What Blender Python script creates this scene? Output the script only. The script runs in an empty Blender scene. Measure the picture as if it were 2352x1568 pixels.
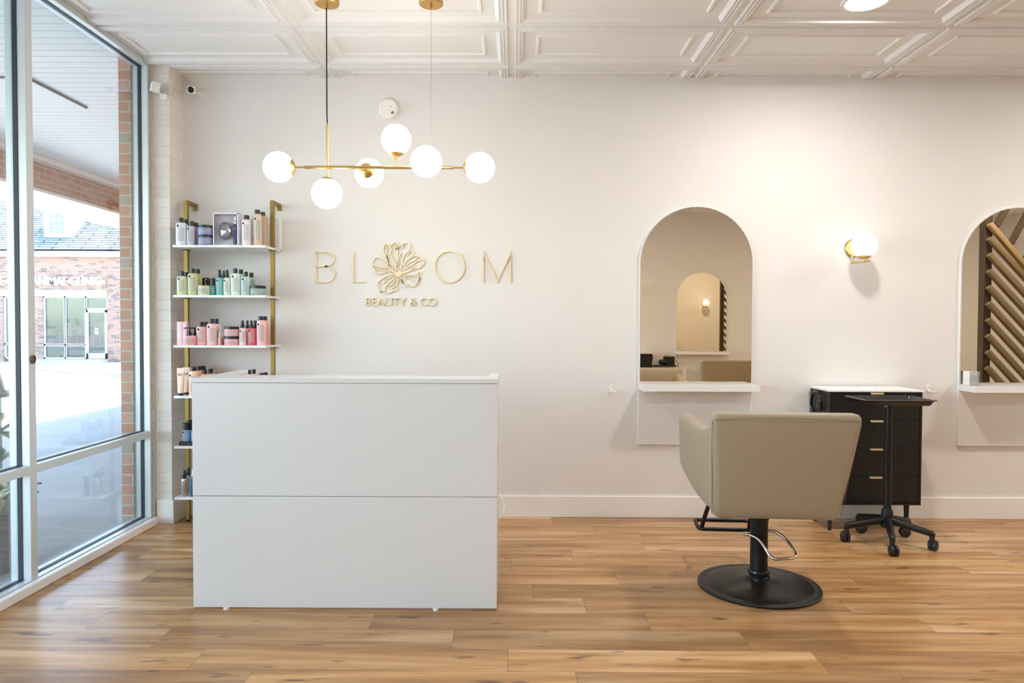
import bpy, bmesh, math, random
from mathutils import Vector, Matrix, Euler
random.seed(7)
S = bpy.context.scene
C = S.collection
PI = math.pi
def R(a): return math.radians(a)

# ------------------------------------------------------------------ camera
H, D = 1.312, 4.862            # camera height, distance to the back wall
F = 1640.0
cam_d = bpy.data.cameras.new('camera'); cam = bpy.data.objects.new('camera', cam_d); C.objects.link(cam)
cam_d.sensor_width = 36; cam_d.lens = F/2352*36; cam_d.clip_start = .05; cam_d.clip_end = 300
cam.location = (0, 0, H)
PITCH, YAW, ROLL = 1.33, .17, -.2
cam.rotation_euler = (Matrix.Rotation(R(YAW), 3, 'Z') @ Matrix.Rotation(R(90-PITCH), 3, 'X') @ Matrix.Rotation(R(-ROLL), 3, 'Z')).to_euler()
S.camera = cam
MC = cam.rotation_euler.to_matrix()
def P(px, py, Y=None, Z=None, X=None):
    """world point seen at pixel px,py on the plane Y=, Z= or X="""
    d = MC @ Vector(((px-1176)/F, (784-py)/F, -1))
    if Y is not None: t = Y/d.y
    elif Z is not None: t = (Z-H)/d.z
    else: t = X/d.x
    return Vector((0, 0, H)) + d*t

# ------------------------------------------------------------------ world, sun, exposure
SKY, SUN_E = 1.5, 19.0
W = bpy.data.worlds.new('world'); S.world = W; W.use_nodes = True
nt = W.node_tree
bg = nt.nodes['Background']
sky = nt.nodes.new('ShaderNodeTexSky'); sky.sky_type = 'NISHITA'; sky.sun_disc = False
sky.sun_elevation = R(44); sky.sun_rotation = R(22); sky.altitude = 50
hs = nt.nodes.new('ShaderNodeHueSaturation'); hs.inputs['Saturation'].default_value = .85; nt.links.new(sky.outputs[0], hs.inputs['Color']); nt.links.new(hs.outputs[0], bg.inputs[0]); bg.inputs[1].default_value = SKY
sun_d = bpy.data.lights.new('sun', 'SUN'); sun = bpy.data.objects.new('sun', sun_d); C.objects.link(sun)
sun_d.energy = SUN_E; sun_d.angle = R(.6); sun_d.color = (1, .96, .9)
sun.rotation_euler = Vector((.38, .95, 1.0)).to_track_quat('Z', 'Y').to_euler()
S.view_settings.view_transform = 'Standard'; S.view_settings.look = 'None'
S.view_settings.gamma = 1; S.view_settings.use_curve_mapping = False
S.view_settings.exposure = 0.40
LAMP_W = 22.0      # watts of one recessed ceiling light
S.cycles.max_bounces = 12; S.cycles.diffuse_bounces = 7; S.cycles.glossy_bounces = 6
S.cycles.transparent_max_bounces = 12; S.cycles.caustics_reflective = False; S.cycles.caustics_refractive = False
S.cycles.sample_clamp_indirect = 8
S.cycles.use_denoising = True

# ------------------------------------------------------------------ materials
def lin(c):
    return tuple((v/255/12.92 if v/255 <= .04045 else ((v/255+.055)/1.055)**2.4) for v in c) + (1,)
MATS = {}
def new_mat(name):
    m = bpy.data.materials.new(name); m.use_nodes = True
    b = m.node_tree.nodes['Principled BSDF']
    return m, m.node_tree, b
def N(t, kind, **kw):
    n = t.nodes.new(kind)
    for k, v in kw.items(): setattr(n, k, v)
    return n
def val(t, sock, v):
    if isinstance(v, bpy.types.NodeSocket): t.links.new(v, sock)
    else: sock.default_value = v
def MA(t, op, a, b=0.0, c=0.0):
    n = N(t, 'ShaderNodeMath', operation=op); val(t, n.inputs[0], a); val(t, n.inputs[1], b); val(t, n.inputs[2], c)
    return n.outputs[0]
def coords(t):
    tc = N(t, 'ShaderNodeTexCoord'); s = N(t, 'ShaderNodeSeparateXYZ'); t.links.new(tc.outputs['Object'], s.inputs[0])
    return tc.outputs['Object'], s.outputs[0], s.outputs[1], s.outputs[2]
def comb(t, x, y, z=0.0):
    n = N(t, 'ShaderNodeCombineXYZ'); val(t, n.inputs[0], x); val(t, n.inputs[1], y); val(t, n.inputs[2], z); return n.outputs[0]
def noise(t, vec, scale, detail=3, rough=.5):
    n = N(t, 'ShaderNodeTexNoise'); t.links.new(vec, n.inputs['Vector']); n.inputs['Scale'].default_value = scale
    n.inputs['Detail'].default_value = detail; n.inputs['Roughness'].default_value = rough; return n.outputs['Fac']
def ramp(t, f, stops):
    n = N(t, 'ShaderNodeValToRGB'); t.links.new(f, n.inputs[0]); e = n.color_ramp.elements
    while len(e) < len(stops): e.new(.5)
    for i, (p, c) in enumerate(stops): e[i].position = p; e[i].color = c
    return n.outputs[0]
def mixc(t, f, a, b, mode='MIX'):
    n = N(t, 'ShaderNodeMix', data_type='RGBA', blend_type=mode); val(t, n.inputs[0], f); val(t, n.inputs[6], a); val(t, n.inputs[7], b)
    return n.outputs[2]
def bump(t, b, h, strength=.3, dist=.01):
    n = N(t, 'ShaderNodeBump'); n.inputs['Strength'].default_value = strength; n.inputs['Distance'].default_value = dist
    t.links.new(h, n.inputs['Height']); t.links.new(n.outputs[0], b.inputs['Normal'])
def plain(name, rgb, rough=.5, metal=0, var=.03, scale=6, bmp=0, bscale=200, emit=0, coat=0, spec=.5):
    """simple procedural surface: colour varied a little by noise, optional fine bump"""
    if name in MATS: return MATS[name]
    m, t, b = new_mat(name); o, x, y, z = coords(t)
    c = lin(rgb); f = noise(t, o, scale)
    lo = tuple(v*(1-var) for v in c[:3])+(1,); hi = tuple(min(1, v*(1+var)) for v in c[:3])+(1,)
    t.links.new(ramp(t, f, [(.3, lo), (.7, hi)]), b.inputs['Base Color'])
    b.inputs['Roughness'].default_value = rough; b.inputs['Metallic'].default_value = metal
    b.inputs['Specular IOR Level'].default_value = spec
    if coat: b.inputs['Coat Weight'].default_value = coat; b.inputs['Coat Roughness'].default_value = .08
    if bmp: bump(t, b, noise(t, o, bscale), bmp, .002)
    if emit: b.inputs['Emission Color'].default_value = c; b.inputs['Emission Strength'].default_value = emit
    MATS[name] = m; return m

def floor_mat():
    m, t, b = new_mat('oak_planks'); o, x, y, z = coords(t)
    wd, ln = .183, 1.22
    yy = MA(t, 'DIVIDE', MA(t, 'SUBTRACT', y, 2.673-.183*20), wd)
    row = MA(t, 'FLOOR', yy); fy = MA(t, 'FRACT', yy)
    wn = N(t, 'ShaderNodeTexWhiteNoise', noise_dimensions='1D'); t.links.new(row, wn.inputs['W'])
    xx = MA(t, 'DIVIDE', MA(t, 'ADD', x, MA(t, 'MULTIPLY', wn.outputs['Value'], ln*7)), ln)
    col = MA(t, 'FLOOR', xx); fx = MA(t, 'FRACT', xx)
    pid = MA(t, 'ADD', MA(t, 'MULTIPLY', row, 13.7), MA(t, 'MULTIPLY', col, 3.13))
    w2 = N(t, 'ShaderNodeTexWhiteNoise', noise_dimensions='1D'); t.links.new(pid, w2.inputs['W'])
    pv = w2.outputs['Value']
    off = MA(t, 'MULTIPLY', pv, 37.0)
    g1 = noise(t, comb(t, MA(t, 'MULTIPLY', x, 1.3), MA(t, 'MULTIPLY', y, 17), off), 1.0, 4, .6)      # long cathedral grain
    g2 = noise(t, comb(t, MA(t, 'MULTIPLY', x, 6), MA(t, 'MULTIPLY', y, 150), off), 1.0, 3, .6)       # fine fibres
    g3 = noise(t, comb(t, MA(t, 'MULTIPLY', x, .7), MA(t, 'MULTIPLY', y, 6.5), MA(t, 'ADD', off, 9.0)), 1.0, 2, .5)  # sapwood
    kn = noise(t, comb(t, MA(t, 'MULTIPLY', x, 5), MA(t, 'MULTIPLY', y, 21), MA(t, 'ADD', off, 21.0)), 1.0, 2, .5)
    base = ramp(t, g1, [(.20, lin((126, 88, 50))), (.40, lin((166, 124, 76))), (.56, lin((196, 154, 102))), (.8, lin((220, 184, 132)))])
    c = mixc(t, MA(t, 'MULTIPLY', g2, .45), base, lin((128, 86, 52)))
    sap = ramp(t, g3, [(.56, (0, 0, 0, 1)), (.66, (1, 1, 1, 1))])
    c = mixc(t, MA(t, 'MULTIPLY', sap, .55), c, lin((222, 190, 150)))
    knf = ramp(t, kn, [(.645, (0, 0, 0, 1)), (.74, (1, 1, 1, 1))])
    c = mixc(t, MA(t, 'MULTIPLY', knf, .75), c, lin((88, 56, 36)))
    tone = ramp(t, pv, [(0, (.80, .77, .75, 1)), (.5, (.98, .96, .95, 1)), (1, (1.14, 1.12, 1.08, 1))])
    c = mixc(t, 1.0, c, tone, 'MULTIPLY')
    ey = MA(t, 'LESS_THAN', fy, .012); ex = MA(t, 'LESS_THAN', fx, .0018)
    e = MA(t, 'MAXIMUM', ey, ex)
    c = mixc(t, MA(t, 'MULTIPLY', e, .75), c, lin((86, 58, 38)))
    t.links.new(c, b.inputs['Base Color'])
    rr = MA(t, 'ADD', .22, MA(t, 'MULTIPLY', g2, .2)); t.links.new(rr, b.inputs['Roughness'])
    bump(t, b, MA(t, 'SUBTRACT', MA(t, 'MULTIPLY', g2, .3), e), .25, .0015)
    return m

def brick_mat(name, c1, c2, mort, uv, rough=.85, bw=.203, rh=.0667, ms=.010, extra=None, bmp=.6, grime=.3, off=.5, phase=0.0):
    m, t, b = new_mat(name); o, x, y, z = coords(t)
    u = {'x': x, 'y': y, 'xy': MA(t, 'ADD', x, y)}[uv]
    vec = comb(t, u, MA(t, 'ADD', z, phase) if uv != 'flat' else y, 0.0)
    br = N(t, 'ShaderNodeTexBrick'); br.offset = off; t.links.new(vec, br.inputs['Vector'])
    br.inputs['Scale'].default_value = 1; br.inputs['Brick Width'].default_value = bw; br.inputs['Row Height'].default_value = rh
    br.inputs['Mortar Size'].default_value = ms*.5; br.inputs['Mortar Smooth'].default_value = .15; br.inputs['Bias'].default_value = 0
    br.inputs['Color1'].default_value = lin(c1); br.inputs['Color2'].default_value = lin(c2); br.inputs['Mortar'].default_value = lin(mort)
    c = br.outputs['Color']
    if extra:   # a few bricks of another colour, chosen per brick
        cell = N(t, 'ShaderNodeTexWhiteNoise', noise_dimensions='2D')
        rw = MA(t, 'FLOOR', MA(t, 'DIVIDE', MA(t, 'ADD', z, phase), rh))
        sh = MA(t, 'MULTIPLY', MA(t, 'MODULO', MA(t, 'ADD', rw, 200), 2), bw*off)
        cl = MA(t, 'FLOOR', MA(t, 'DIVIDE', MA(t, 'ADD', u, sh), bw))
        t.links.new(comb(t, rw, cl), cell.inputs['Vector'])
        pick = MA(t, 'GREATER_THAN', cell.outputs['Value'], .82)
        notm = MA(t, 'SUBTRACT', 1.0, br.outputs['Fac'])
        c = mixc(t, MA(t, 'MULTIPLY', pick, notm), c, lin(extra))
    n1 = noise(t, o, 60, 4)
    c = mixc(t, MA(t, 'MULTIPLY', n1, grime), c, mixc(t, 1.0, c, (.7, .68, .66, 1), 'MULTIPLY'))
    t.links.new(c, b.inputs['Base Color']); b.inputs['Roughness'].default_value = rough
    h = MA(t, 'ADD', MA(t, 'MULTIPLY', br.outputs['Fac'], -1.0), MA(t, 'MULTIPLY', noise(t, o, 30, 4), .35))
    bump(t, b, h, bmp, .006)
    return m

def groove_mat(name, rgb, axis, pitch, width, depth=.003, rough=.6, dark=.75, spec=.4):
    m, t, b = new_mat(name); o, x, y, z = coords(t)
    a = {'x': x, 'y': y, 'z': z}[axis]
    f = MA(t, 'LESS_THAN', MA(t, 'FRACT', MA(t, 'DIVIDE', a, pitch)), width)
    c = lin(rgb)
    t.links.new(mixc(t, f, c, tuple(v*dark for v in c[:3])+(1,)), b.inputs['Base Color'])
    b.inputs['Roughness'].default_value = rough; b.inputs['Specular IOR Level'].default_value = spec
    bump(t, b, MA(t, 'ADD', MA(t, 'MULTIPLY', f, -1.0), MA(t, 'MULTIPLY', noise(t, o, 90), .15)), .5, depth)
    return m

def glass_mat(name, tint=(.93, .97, .98, 1), refl=.07):
    m = bpy.data.materials.new(name); m.use_nodes = True; t = m.node_tree; t.nodes.clear()
    out = N(t, 'ShaderNodeOutputMaterial'); tr = N(t, 'ShaderNodeBsdfTransparent'); gl = N(t, 'ShaderNodeBsdfGlossy')
    tr.inputs[0].default_value = tint; gl.inputs['Roughness'].default_value = .01
    fr = N(t, 'ShaderNodeFresnel'); fr.inputs[0].default_value = 1.45
    mx = N(t, 'ShaderNodeMixShader')
    t.links.new(MA(t, 'MULTIPLY', fr.outputs[0], refl/.04*.22), mx.inputs[0]); t.links.new(tr.outputs[0], mx.inputs[1]); t.links.new(gl.outputs[0], mx.inputs[2])
    t.links.new(mx.outputs[0], out.inputs[0]); return m

def emis(name, rgb, strength):
    if name in MATS: return MATS[name]
    m, t, b = new_mat(name); b.inputs['Base Color'].default_value = lin((240, 238, 232)); b.inputs['Roughness'].default_value = .25
    b.inputs['Emission Color'].default_value = lin(rgb); b.inputs['Emission Strength'].default_value = strength
    MATS[name] = m; return m

def fabric_mat():
    m, t, b = new_mat('beige_upholstery'); o, x, y, z = coords(t)
    f = noise(t, o, 380, 2, .7); g = noise(t, o, 4, 2)
    c = ramp(t, f, [(.25, lin((140, 126, 104))), (.75, lin((168, 152, 128)))])
    c = mixc(t, MA(t, 'MULTIPLY', g, .15), c, lin((160, 142, 116)))
    t.links.new(c, b.inputs['Base Color']); b.inputs['Roughness'].default_value = .55
    bump(t, b, f, .25, .0012); b.inputs['Sheen Weight'].default_value = .15
    return m

def wood_mat(name, a, b_, axis='x', sc=1.0):
    if name in MATS: return MATS[name]
    m, t, b = new_mat(name); o, x, y, z = coords(t)
    k = {'x': (2, 30, 30), 'z': (30, 30, 2), 'y': (30, 2, 30)}[axis]
    v = comb(t, MA(t, 'MULTIPLY', x, k[0]*sc), MA(t, 'MULTIPLY', y, k[1]*sc), MA(t, 'MULTIPLY', z, k[2]*sc))
    f = noise(t, v, 1, 4, .6)
    t.links.new(ramp(t, f, [(.3, lin(a)), (.7, lin(b_))]), b.inputs['Base Color']); b.inputs['Roughness'].default_value = .6
    bump(t, b, f, .2, .002); MATS[name] = m; return m

def label_mat(name, paper, ink):
    """label paper with rows of fine print-like dashes"""
    if name in MATS: return MATS[name]
    m, t, b = new_mat(name); o, x, y, z = coords(t)
    row = MA(t, 'DIVIDE', z, .0075); fr = MA(t, 'FRACT', row)
    on = MA(t, 'LESS_THAN', fr, .28)
    n = noise(t, comb(t, MA(t, 'MULTIPLY', x, 900), MA(t, 'MULTIPLY', MA(t, 'FLOOR', row), 5.3), 0.0), 1.0, 1)
    f = MA(t, 'MULTIPLY', MA(t, 'MULTIPLY', on, MA(t, 'GREATER_THAN', n, .5)), .45)
    t.links.new(mixc(t, f, lin(paper), lin(ink)), b.inputs['Base Color']); b.inputs['Roughness'].default_value = .45
    MATS[name] = m; return m

M_wall = plain('wall_paint', (226, 223, 220), .75, var=.008, bmp=.08, bscale=250)
M_ceil = plain('ceiling_paint', (230, 230, 228), .5, var=.006)
M_trim = plain('trim_paint', (238, 236, 232), .35, var=.006)
M_white = plain('white_laminate', (232, 232, 230), .28, var=.004, coat=.15)
M_desk = plain('desk_laminate', (216, 217, 217), .25, var=.004, coat=.2)
M_brass = plain('brass', (210, 178, 112), .28, 1, var=.05, scale=30)
M_gold = plain('gold_paint', (146, 120, 60), .4, .6, var=.05, scale=20)
M_black = plain('black_metal', (22, 21, 21), .42, .3, var=.1, bmp=.05)
M_blackp = plain('black_plastic', (26, 26, 28), .35, 0, var=.1)
M_rubber = plain('rubber', (20, 22, 26), .6)
M_chrome = plain('chrome', (215, 215, 215), .1, 1)
M_alu = plain('aluminium', (212, 218, 220), .38, .35, var=.01)
M_gasket = plain('gasket', (38, 44, 52), .5)
M_fabric = fabric_mat()
M_mirror = plain('mirror_warm_tint', (240, 228, 206), .004, 1, var=0)  # warm tint stands in for warm light on the facing wall
M_glass = glass_mat('window_glass')
M_cloud = emis('opal_glass_lit', (255, 247, 236), 13.0)
M_down = emis('downlight_lens', (255, 240, 218), 9.0)

# ------------------------------------------------------------------ mesh helpers
def BM(): return bmesh.new()
def obj(name, bm, m=None, parent=None, smooth=False, bevel=0, seg=2, sub=0, loc=None, rot=None, sharp=None):
    bmesh.ops.recalc_face_normals(bm, faces=bm.faces)
    me = bpy.data.meshes.new(name); bm.to_mesh(me); bm.free()
    o = bpy.data.objects.new(name, me); C.objects.link(o)
    for mm in (m if isinstance(m, (list, tuple)) else [m]):
        if mm: me.materials.append(mm)
    if smooth:
        me.polygons.foreach_set('use_smooth', [True]*len(me.polygons))
        if sharp is not None:
            try: me.set_sharp_from_angle(angle=R(sharp))
            except Exception: pass
    if bevel:
        md = o.modifiers.new('bevel', 'BEVEL'); md.width = bevel; md.segments = seg; md.limit_method = 'ANGLE'; md.angle_limit = R(40)
        me.polygons.foreach_set('use_smooth', [True]*len(me.polygons)); md.harden_normals = True
    if sub:
        md = o.modifiers.new('sub', 'SUBSURF'); md.levels = sub; md.render_levels = sub
    if parent: o.parent = parent
    if loc is not None: o.location = loc
    if rot is not None: o.rotation_euler = rot
    return o
def box(bm, x0, x1, y0, y1, z0, z1, M=None, mi=0):
    v = [bm.verts.new(p) for p in ((x0,y0,z0),(x1,y0,z0),(x1,y1,z0),(x0,y1,z0),(x0,y0,z1),(x1,y0,z1),(x1,y1,z1),(x0,y1,z1))]
    for f in ((0,3,2,1),(4,5,6,7),(0,1,5,4),(1,2,6,5),(2,3,7,6),(3,0,4,7)):
        fc = bm.faces.new([v[i] for i in f]); fc.material_index = mi
    if M: bmesh.ops.transform(bm, matrix=M, verts=v)
    return bm
def bx(*a, **k): return box(BM(), *a, **k)
def lathe(bm, prof, seg=32, M=None, sx=1, sy=1, mi=0):
    """profile [(r,z)...] turned about z; closed at ends where r=0"""
    rings = []
    for r, z in prof:
        if r < 1e-6: rings.append([bm.verts.new((0, 0, z))])
        else: rings.append([bm.verts.new((r*sx*math.cos(2*PI*i/seg), r*sy*math.sin(2*PI*i/seg), z)) for i in range(seg)])
    for a, b in zip(rings, rings[1:]):
        for i in range(seg):
            j = (i+1) % seg
            if len(a) == 1 and len(b) == 1: continue
            if len(a) == 1: f = bm.faces.new((a[0], b[i], b[j]))
            elif len(b) == 1: f = bm.faces.new((a[i], a[j], b[0]))
            else: f = bm.faces.new((a[i], a[j], b[j], b[i]))
            f.material_index = mi
    for e, rg in ((0, rings[0]), (1, rings[-1])):
        if len(rg) > 1:
            f = bm.faces.new(rg if e else rg[::-1]); f.material_index = mi
    if M: bmesh.ops.transform(bm, matrix=M, verts=[v for r in rings for v in r])
    return bm
def tube(bm, pts, r, seg=10, closed=False, M=None, rs=None):
    pts = [Vector(p) for p in pts]; n = len(pts); rings = []; up = None
    for i, p in enumerate(pts):
        if closed: t = pts[(i+1) % n]-pts[i-1]
        else: t = pts[min(i+1, n-1)]-pts[max(i-1, 0)]
        t.normalize()
        if up is None:
            up = Vector((0, 0, 1)) if abs(t.z) < .9 else Vector((1, 0, 0))
        a = (up - t*up.dot(t)).normalized(); b = t.cross(a); up = a
        rr = rs[i] if rs else r
        rings.append([bm.verts.new(p + (a*math.cos(2*PI*k/seg)+b*math.sin(2*PI*k/seg))*rr) for k in range(seg)])
    m = n if closed else n-1
    for i in range(m):
        A, B = rings[i], rings[(i+1) % n]
        for k in range(seg): bm.faces.new((A[k], A[(k+1) % seg], B[(k+1) % seg], B[k]))
    if not closed: bm.faces.new(rings[0][::-1]); bm.faces.new(rings[-1])
    if M: bmesh.ops.transform(bm, matrix=M, verts=[v for r_ in rings for v in r_])
    return bm
def smooth_path(pts, k=6, closed=False):
    """Catmull-Rom"""
    pts = [Vector(p) for p in pts]; n = len(pts); out = []
    rng = range(n if closed else n-1)
    for i in rng:
        g = (lambda j: pts[j % n]) if closed else (lambda j: pts[max(0, min(n-1, j))])
        p0, p1, p2, p3 = g(i-1), g(i), g(i+1), g(i+2)
        for s in range(k):
            t = s/k
            out.append(.5*((2*p1)+(-p0+p2)*t+(2*p0-5*p1+4*p2-p3)*t*t+(-p0+3*p1-3*p2+p3)*t**3))
    if not closed: out.append(pts[-1])
    return out
def prism(bm, poly, a, b, axis='y', M=None):
    """closed polygon of 2-D points pushed from a to b along the axis"""
    f = {'y': lambda p, t: (p[0], t, p[1]), 'x': lambda p, t: (t, p[0], p[1]), 'z': lambda p, t: (p[0], p[1], t)}[axis]
    A = [bm.verts.new(f(p, a)) for p in poly]; B = [bm.verts.new(f(p, b)) for p in poly]; n = len(poly)
    bm.faces.new(A); bm.faces.new(B[::-1])
    for i in range(n): bm.faces.new((A[i], B[i], B[(i+1) % n], A[(i+1) % n]))
    if M: bmesh.ops.transform(bm, matrix=M, verts=A+B)
    return bm
def loft(bm, secs):
    rings = [[bm.verts.new(p) for p in s] for s in secs]; n = len(rings[0])
    for a, b in zip(rings, rings[1:]):
        for i in range(n): bm.faces.new((a[i], a[(i+1) % n], b[(i+1) % n], b[i]))
    bm.faces.new(rings[0][::-1]); bm.faces.new(rings[-1]); return bm
def rrect(cx, cy, hx, hy, r, k=5):
    r = min(r, hx*.999, hy*.999); out = []
    for q, (sx, sy) in enumerate(((1, 1), (-1, 1), (-1, -1), (1, -1))):
        for i in range(k+1):
            a = PI/2*q + PI/2*i/k
            out.append((cx+sx*(hx-r)+r*math.cos(a), cy+sy*(hy-r)+r*math.sin(a)))
    return out
def ribbon(bm, pts, w, y0, y1, closed=False):
    """flat stroke of width w in the XZ plane, from depth y0 to y1 (metal-cut letter stroke)"""
    pts = [Vector((p[0], p[1])) for p in pts]; n = len(pts); L = []; Rr = []
    for i, p in enumerate(pts):
        if closed: t = pts[(i+1) % n]-pts[i-1]
        else: t = pts[min(i+1, n-1)]-pts[max(i-1, 0)]
        if t.length < 1e-9: t = Vector((1, 0))
        t.normalize(); nn = Vector((-t.y, t.x)); k = 1.0
        if 0 < i < n-1 or closed:
            a = (p-pts[i-1]); 
            if a.length > 1e-9:
                a.normalize(); k = 1/max(.35, abs(nn.dot(Vector((-a.y, a.x)))))
        L.append(p+nn*w/2*k); Rr.append(p-nn*w/2*k)
    vs = [[bm.verts.new((q.x, yy, q.y)) for q in seq] for seq, yy in ((L, y0), (Rr, y0), (Rr, y1), (L, y1))]
    m = n if closed else n-1
    for i in range(m):
        j = (i+1) % n
        for a in range(4):
            b = (a+1) % 4; bm.faces.new((vs[a][i], vs[a][j], vs[b][j], vs[b][i]))
    if not closed:
        bm.faces.new([vs[a][0] for a in range(4)]); bm.faces.new([vs[a][-1] for a in range(4)][::-1])
    return bm
def text_obj(name, s, size, depth, m, parent=None, width=None, height=None, bold=0.0, spacing=1.0):
    """string as a mesh: lower-left at the origin, standing in the XZ plane, face towards -Y"""
    cu = bpy.data.curves.new(name, 'FONT'); cu.body = s; cu.size = size; cu.extrude = depth/2; cu.offset = bold; cu.space_character = spacing
    cu.resolution_u = 6
    t = bpy.data.objects.new(name+'_tmp', cu); C.objects.link(t)
    dg = bpy.context.evaluated_depsgraph_get(); me = bpy.data.meshes.new_from_object(t.evaluated_get(dg)); bpy.data.objects.remove(t)
    me.name = name
    xs = [v.co.x for v in me.vertices]; ys = [v.co.y for v in me.vertices]
    w, h = max(xs)-min(xs), max(ys)-min(ys)
    sx = (width/w) if width else 1; sy = (height/h) if height else sx
    x0, y0 = min(xs), min(ys)
    for v in me.vertices: v.co = ((v.co.x-x0)*sx, -v.co.z, (v.co.y-y0)*sy)
    me.materials.clear(); me.materials.append(m)
    o = bpy.data.objects.new(name, me); C.objects.link(o)
    if parent: o.parent = parent
    return o
def thing(name, label, cat, loc=(0, 0, 0), rotz=0, group=None):
    o = bpy.data.objects.new(name, None); C.objects.link(o); o.empty_display_size = .05
    o.location = loc; o.rotation_euler = (0, 0, rotz); o['label'] = label; o['category'] = cat
    if group: o['group'] = group
    return o
def tag(o, label, cat, group=None):
    o['label'] = label; o['category'] = cat
    if group: o['group'] = group
    return o
def struct(name, bm, m, parent=None, **k):
    o = obj(name, bm, m, parent, **k)
    if parent is None: o['kind'] = 'structure'
    return o
def T(x, y, z): return Matrix.Translation((x, y, z))
def RX(a): return Matrix.Rotation(a, 4, 'X')
def RY(a): return Matrix.Rotation(a, 4, 'Y')
def RZ(a): return Matrix.Rotation(a, 4, 'Z')
def dup(root, loc=None, rotz=None, label=None, group=None):
    r = root.copy(); C.objects.link(r)
    if loc is not None: r.location = loc
    if rotz is not None: r.rotation_euler = (0, 0, rotz)
    if label: r['label'] = label
    if group: r['group'] = group
    for ch in list(root.children):
        c = ch.copy(); C.objects.link(c); c.parent = r
        for g in ch.children:
            d = g.copy(); C.objects.link(d); d.parent = c
    return r

# ------------------------------------------------------------------ the room
XL, XR, YB, ZC = -2.362, 7.6, -1.19, 2.995
struct('floor', bx(XL-.1, XR, YB, D+.1, -.12, 0), floor_mat())
struct('wall_back', bx(-2.6, XR, D, D+.2, -.1, 3.4), M_wall)
struct('wall_front', bx(XL-.1, XR, YB-.2, YB, -.1, 3.4), M_wall)
struct('wall_right', bx(XR, XR+.2, YB-.2, D+.2, -.1, 3.4), M_wall)
struct('baseboard_back', bx(-2.247, XR, D-.014, D+.01, 0, .145), M_trim, bevel=.003)
struct('baseboard_front', bx(XL, XR, YB-.01, YB+.014, 0, .145), M_trim, bevel=.003)

def ceiling_bm():
    bm = BM(); gx, gy = 1.22, .61; X0, Y0 = -.024, 4.648
    prof = [(0, 0), (.019, 0), (.022, -.013), (.033, -.013), (.036, -.007), (.040, -.007), (.043, -.013), (.052, -.013),
            (.055, -.007), (.059, -.007), (.062, -.013), (.068, -.012), (.086, .003), (.150, .003), (.155, -.005), (.168, -.005), (.174, .003)]
    prof = [(o, z*1.35) for o, z in prof]
    for i in range(-3, 8):
        x0, x1 = X0+i*gx, X0+(i+1)*gx
        if x1 < XL or x0 > XR: continue
        for j in range(-11, 2):
            y0, y1 = Y0+(j-1)*gy, Y0+j*gy
            if y1 < YB or y0 > D: continue
            rings = [[bm.verts.new((x, y, ZC+z)) for x, y in ((x0+o, y0+o), (x1-o, y0+o), (x1-o, y1-o), (x0+o, y1-o))] for o, z in prof]
            for a, b in zip(rings, rings[1:]):
                for k in range(4): bm.faces.new((a[k], a[(k+1) % 4], b[(k+1) % 4], b[k]))
            bm.faces.new(rings[-1])
    bmesh.ops.remove_doubles(bm, verts=bm.verts, dist=1e-5)
    for co, no in (((XL+.002, 0, 0), (-1, 0, 0)), ((XR+.1, 0, 0), (1, 0, 0)), ((0, D+.05, 0), (0, 1, 0)), ((0, YB-.05, 0), (0, -1, 0))):
        bmesh.ops.bisect_plane(bm, geom=bm.verts[:]+bm.edges[:]+bm.faces[:], plane_co=co, plane_no=no, clear_outer=True)
    box(bm, XL, XR, YB, D, ZC+.05, ZC+.3)
    return bm
struct('ceiling', ceiling_bm(), M_ceil)

struct('wall_left', bx(XL-.14, XL, YB-.2, YB, -.1, 3.4), M_wall)
# painted brick column in the window corner
M_wbrick = brick_mat('painted_brick', (236, 230, 222), (228, 221, 212), (226, 219, 210), 'xy', rough=.6, bmp=.8, ms=.006, grime=.05)
col = struct('wall_column', bx(-2.352, -2.247, 4.667, D, 0, ZC+.03), M_wbrick)
struct('baseboard_column', bx(-2.342, -2.232, 4.652, D-.014, 0, .155), M_trim, bevel=.003)
struct('trim_1', bx(-2.372, -2.350, 4.640, 4.70, .04, ZC), plain('caulk', (196, 186, 172), .7, var=.12, scale=40))

# storefront window
win = bpy.data.objects.new('window_1', None); C.objects.link(win); win['kind'] = 'structure'; win.location = (XL, 4.0, 0)
wl = lambda bm: (bmesh.ops.translate(bm, vec=(-XL, -4.0, 0), verts=bm.verts), bm)[1]
XE = -2.461
for y0, y1 in ((4.617, 4.667), (3.465, 3.515), (2.31, 2.36), (1.16, 1.21), (0, .05), (-1.19, -1.14)):
    obj('mullion', wl(bx(XE, XL, y0, y1, 0, ZC+.02)), M_alu, win, bevel=.0015)
ys = [4.617, 3.515, 3.465, 2.36, 2.31, 1.21, 1.16, .05, 0, -1.14]
for k in range(0, 10, 2):
    a, b = ys[k+1], ys[k]
    obj('window_sill', wl(bx(XE, XL, a, b, -.02, .052)), M_alu, win, bevel=.0015)
    obj('transom', wl(bx(XE, XL, a, b, .572, .614)), M_alu, win, bevel=.0015)
    obj('window_head', wl(bx(XE, XL, a, b, 2.965, ZC+.02)), M_alu, win, bevel=.0015)
    for z0, z1 in ((.052, .572), (.614, 2.965)):
        g = BM(); e = .004
        for q in ((a, a+e, z0, z1), (b-e, b, z0, z1), (a, b, z0, z0+e), (a, b, z1-e, z1)):
            box(g, -2.424, -2.402, *q)
        obj('gasket', wl(g), M_gasket, win)
        obj('glass_pane', wl(bx(-2.416, -2.410, a+.001, b-.001, z0+.001, z1-.001)), M_glass, win)
lk = BM(); lathe(lk, [(0, 0), (.017, 0), (.017, .004), (.014, .005), (.013, .001), (0, .001)], 24, M=T(-2.358, 3.490, 1.135)@RY(PI/2), sx=1.25)
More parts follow.
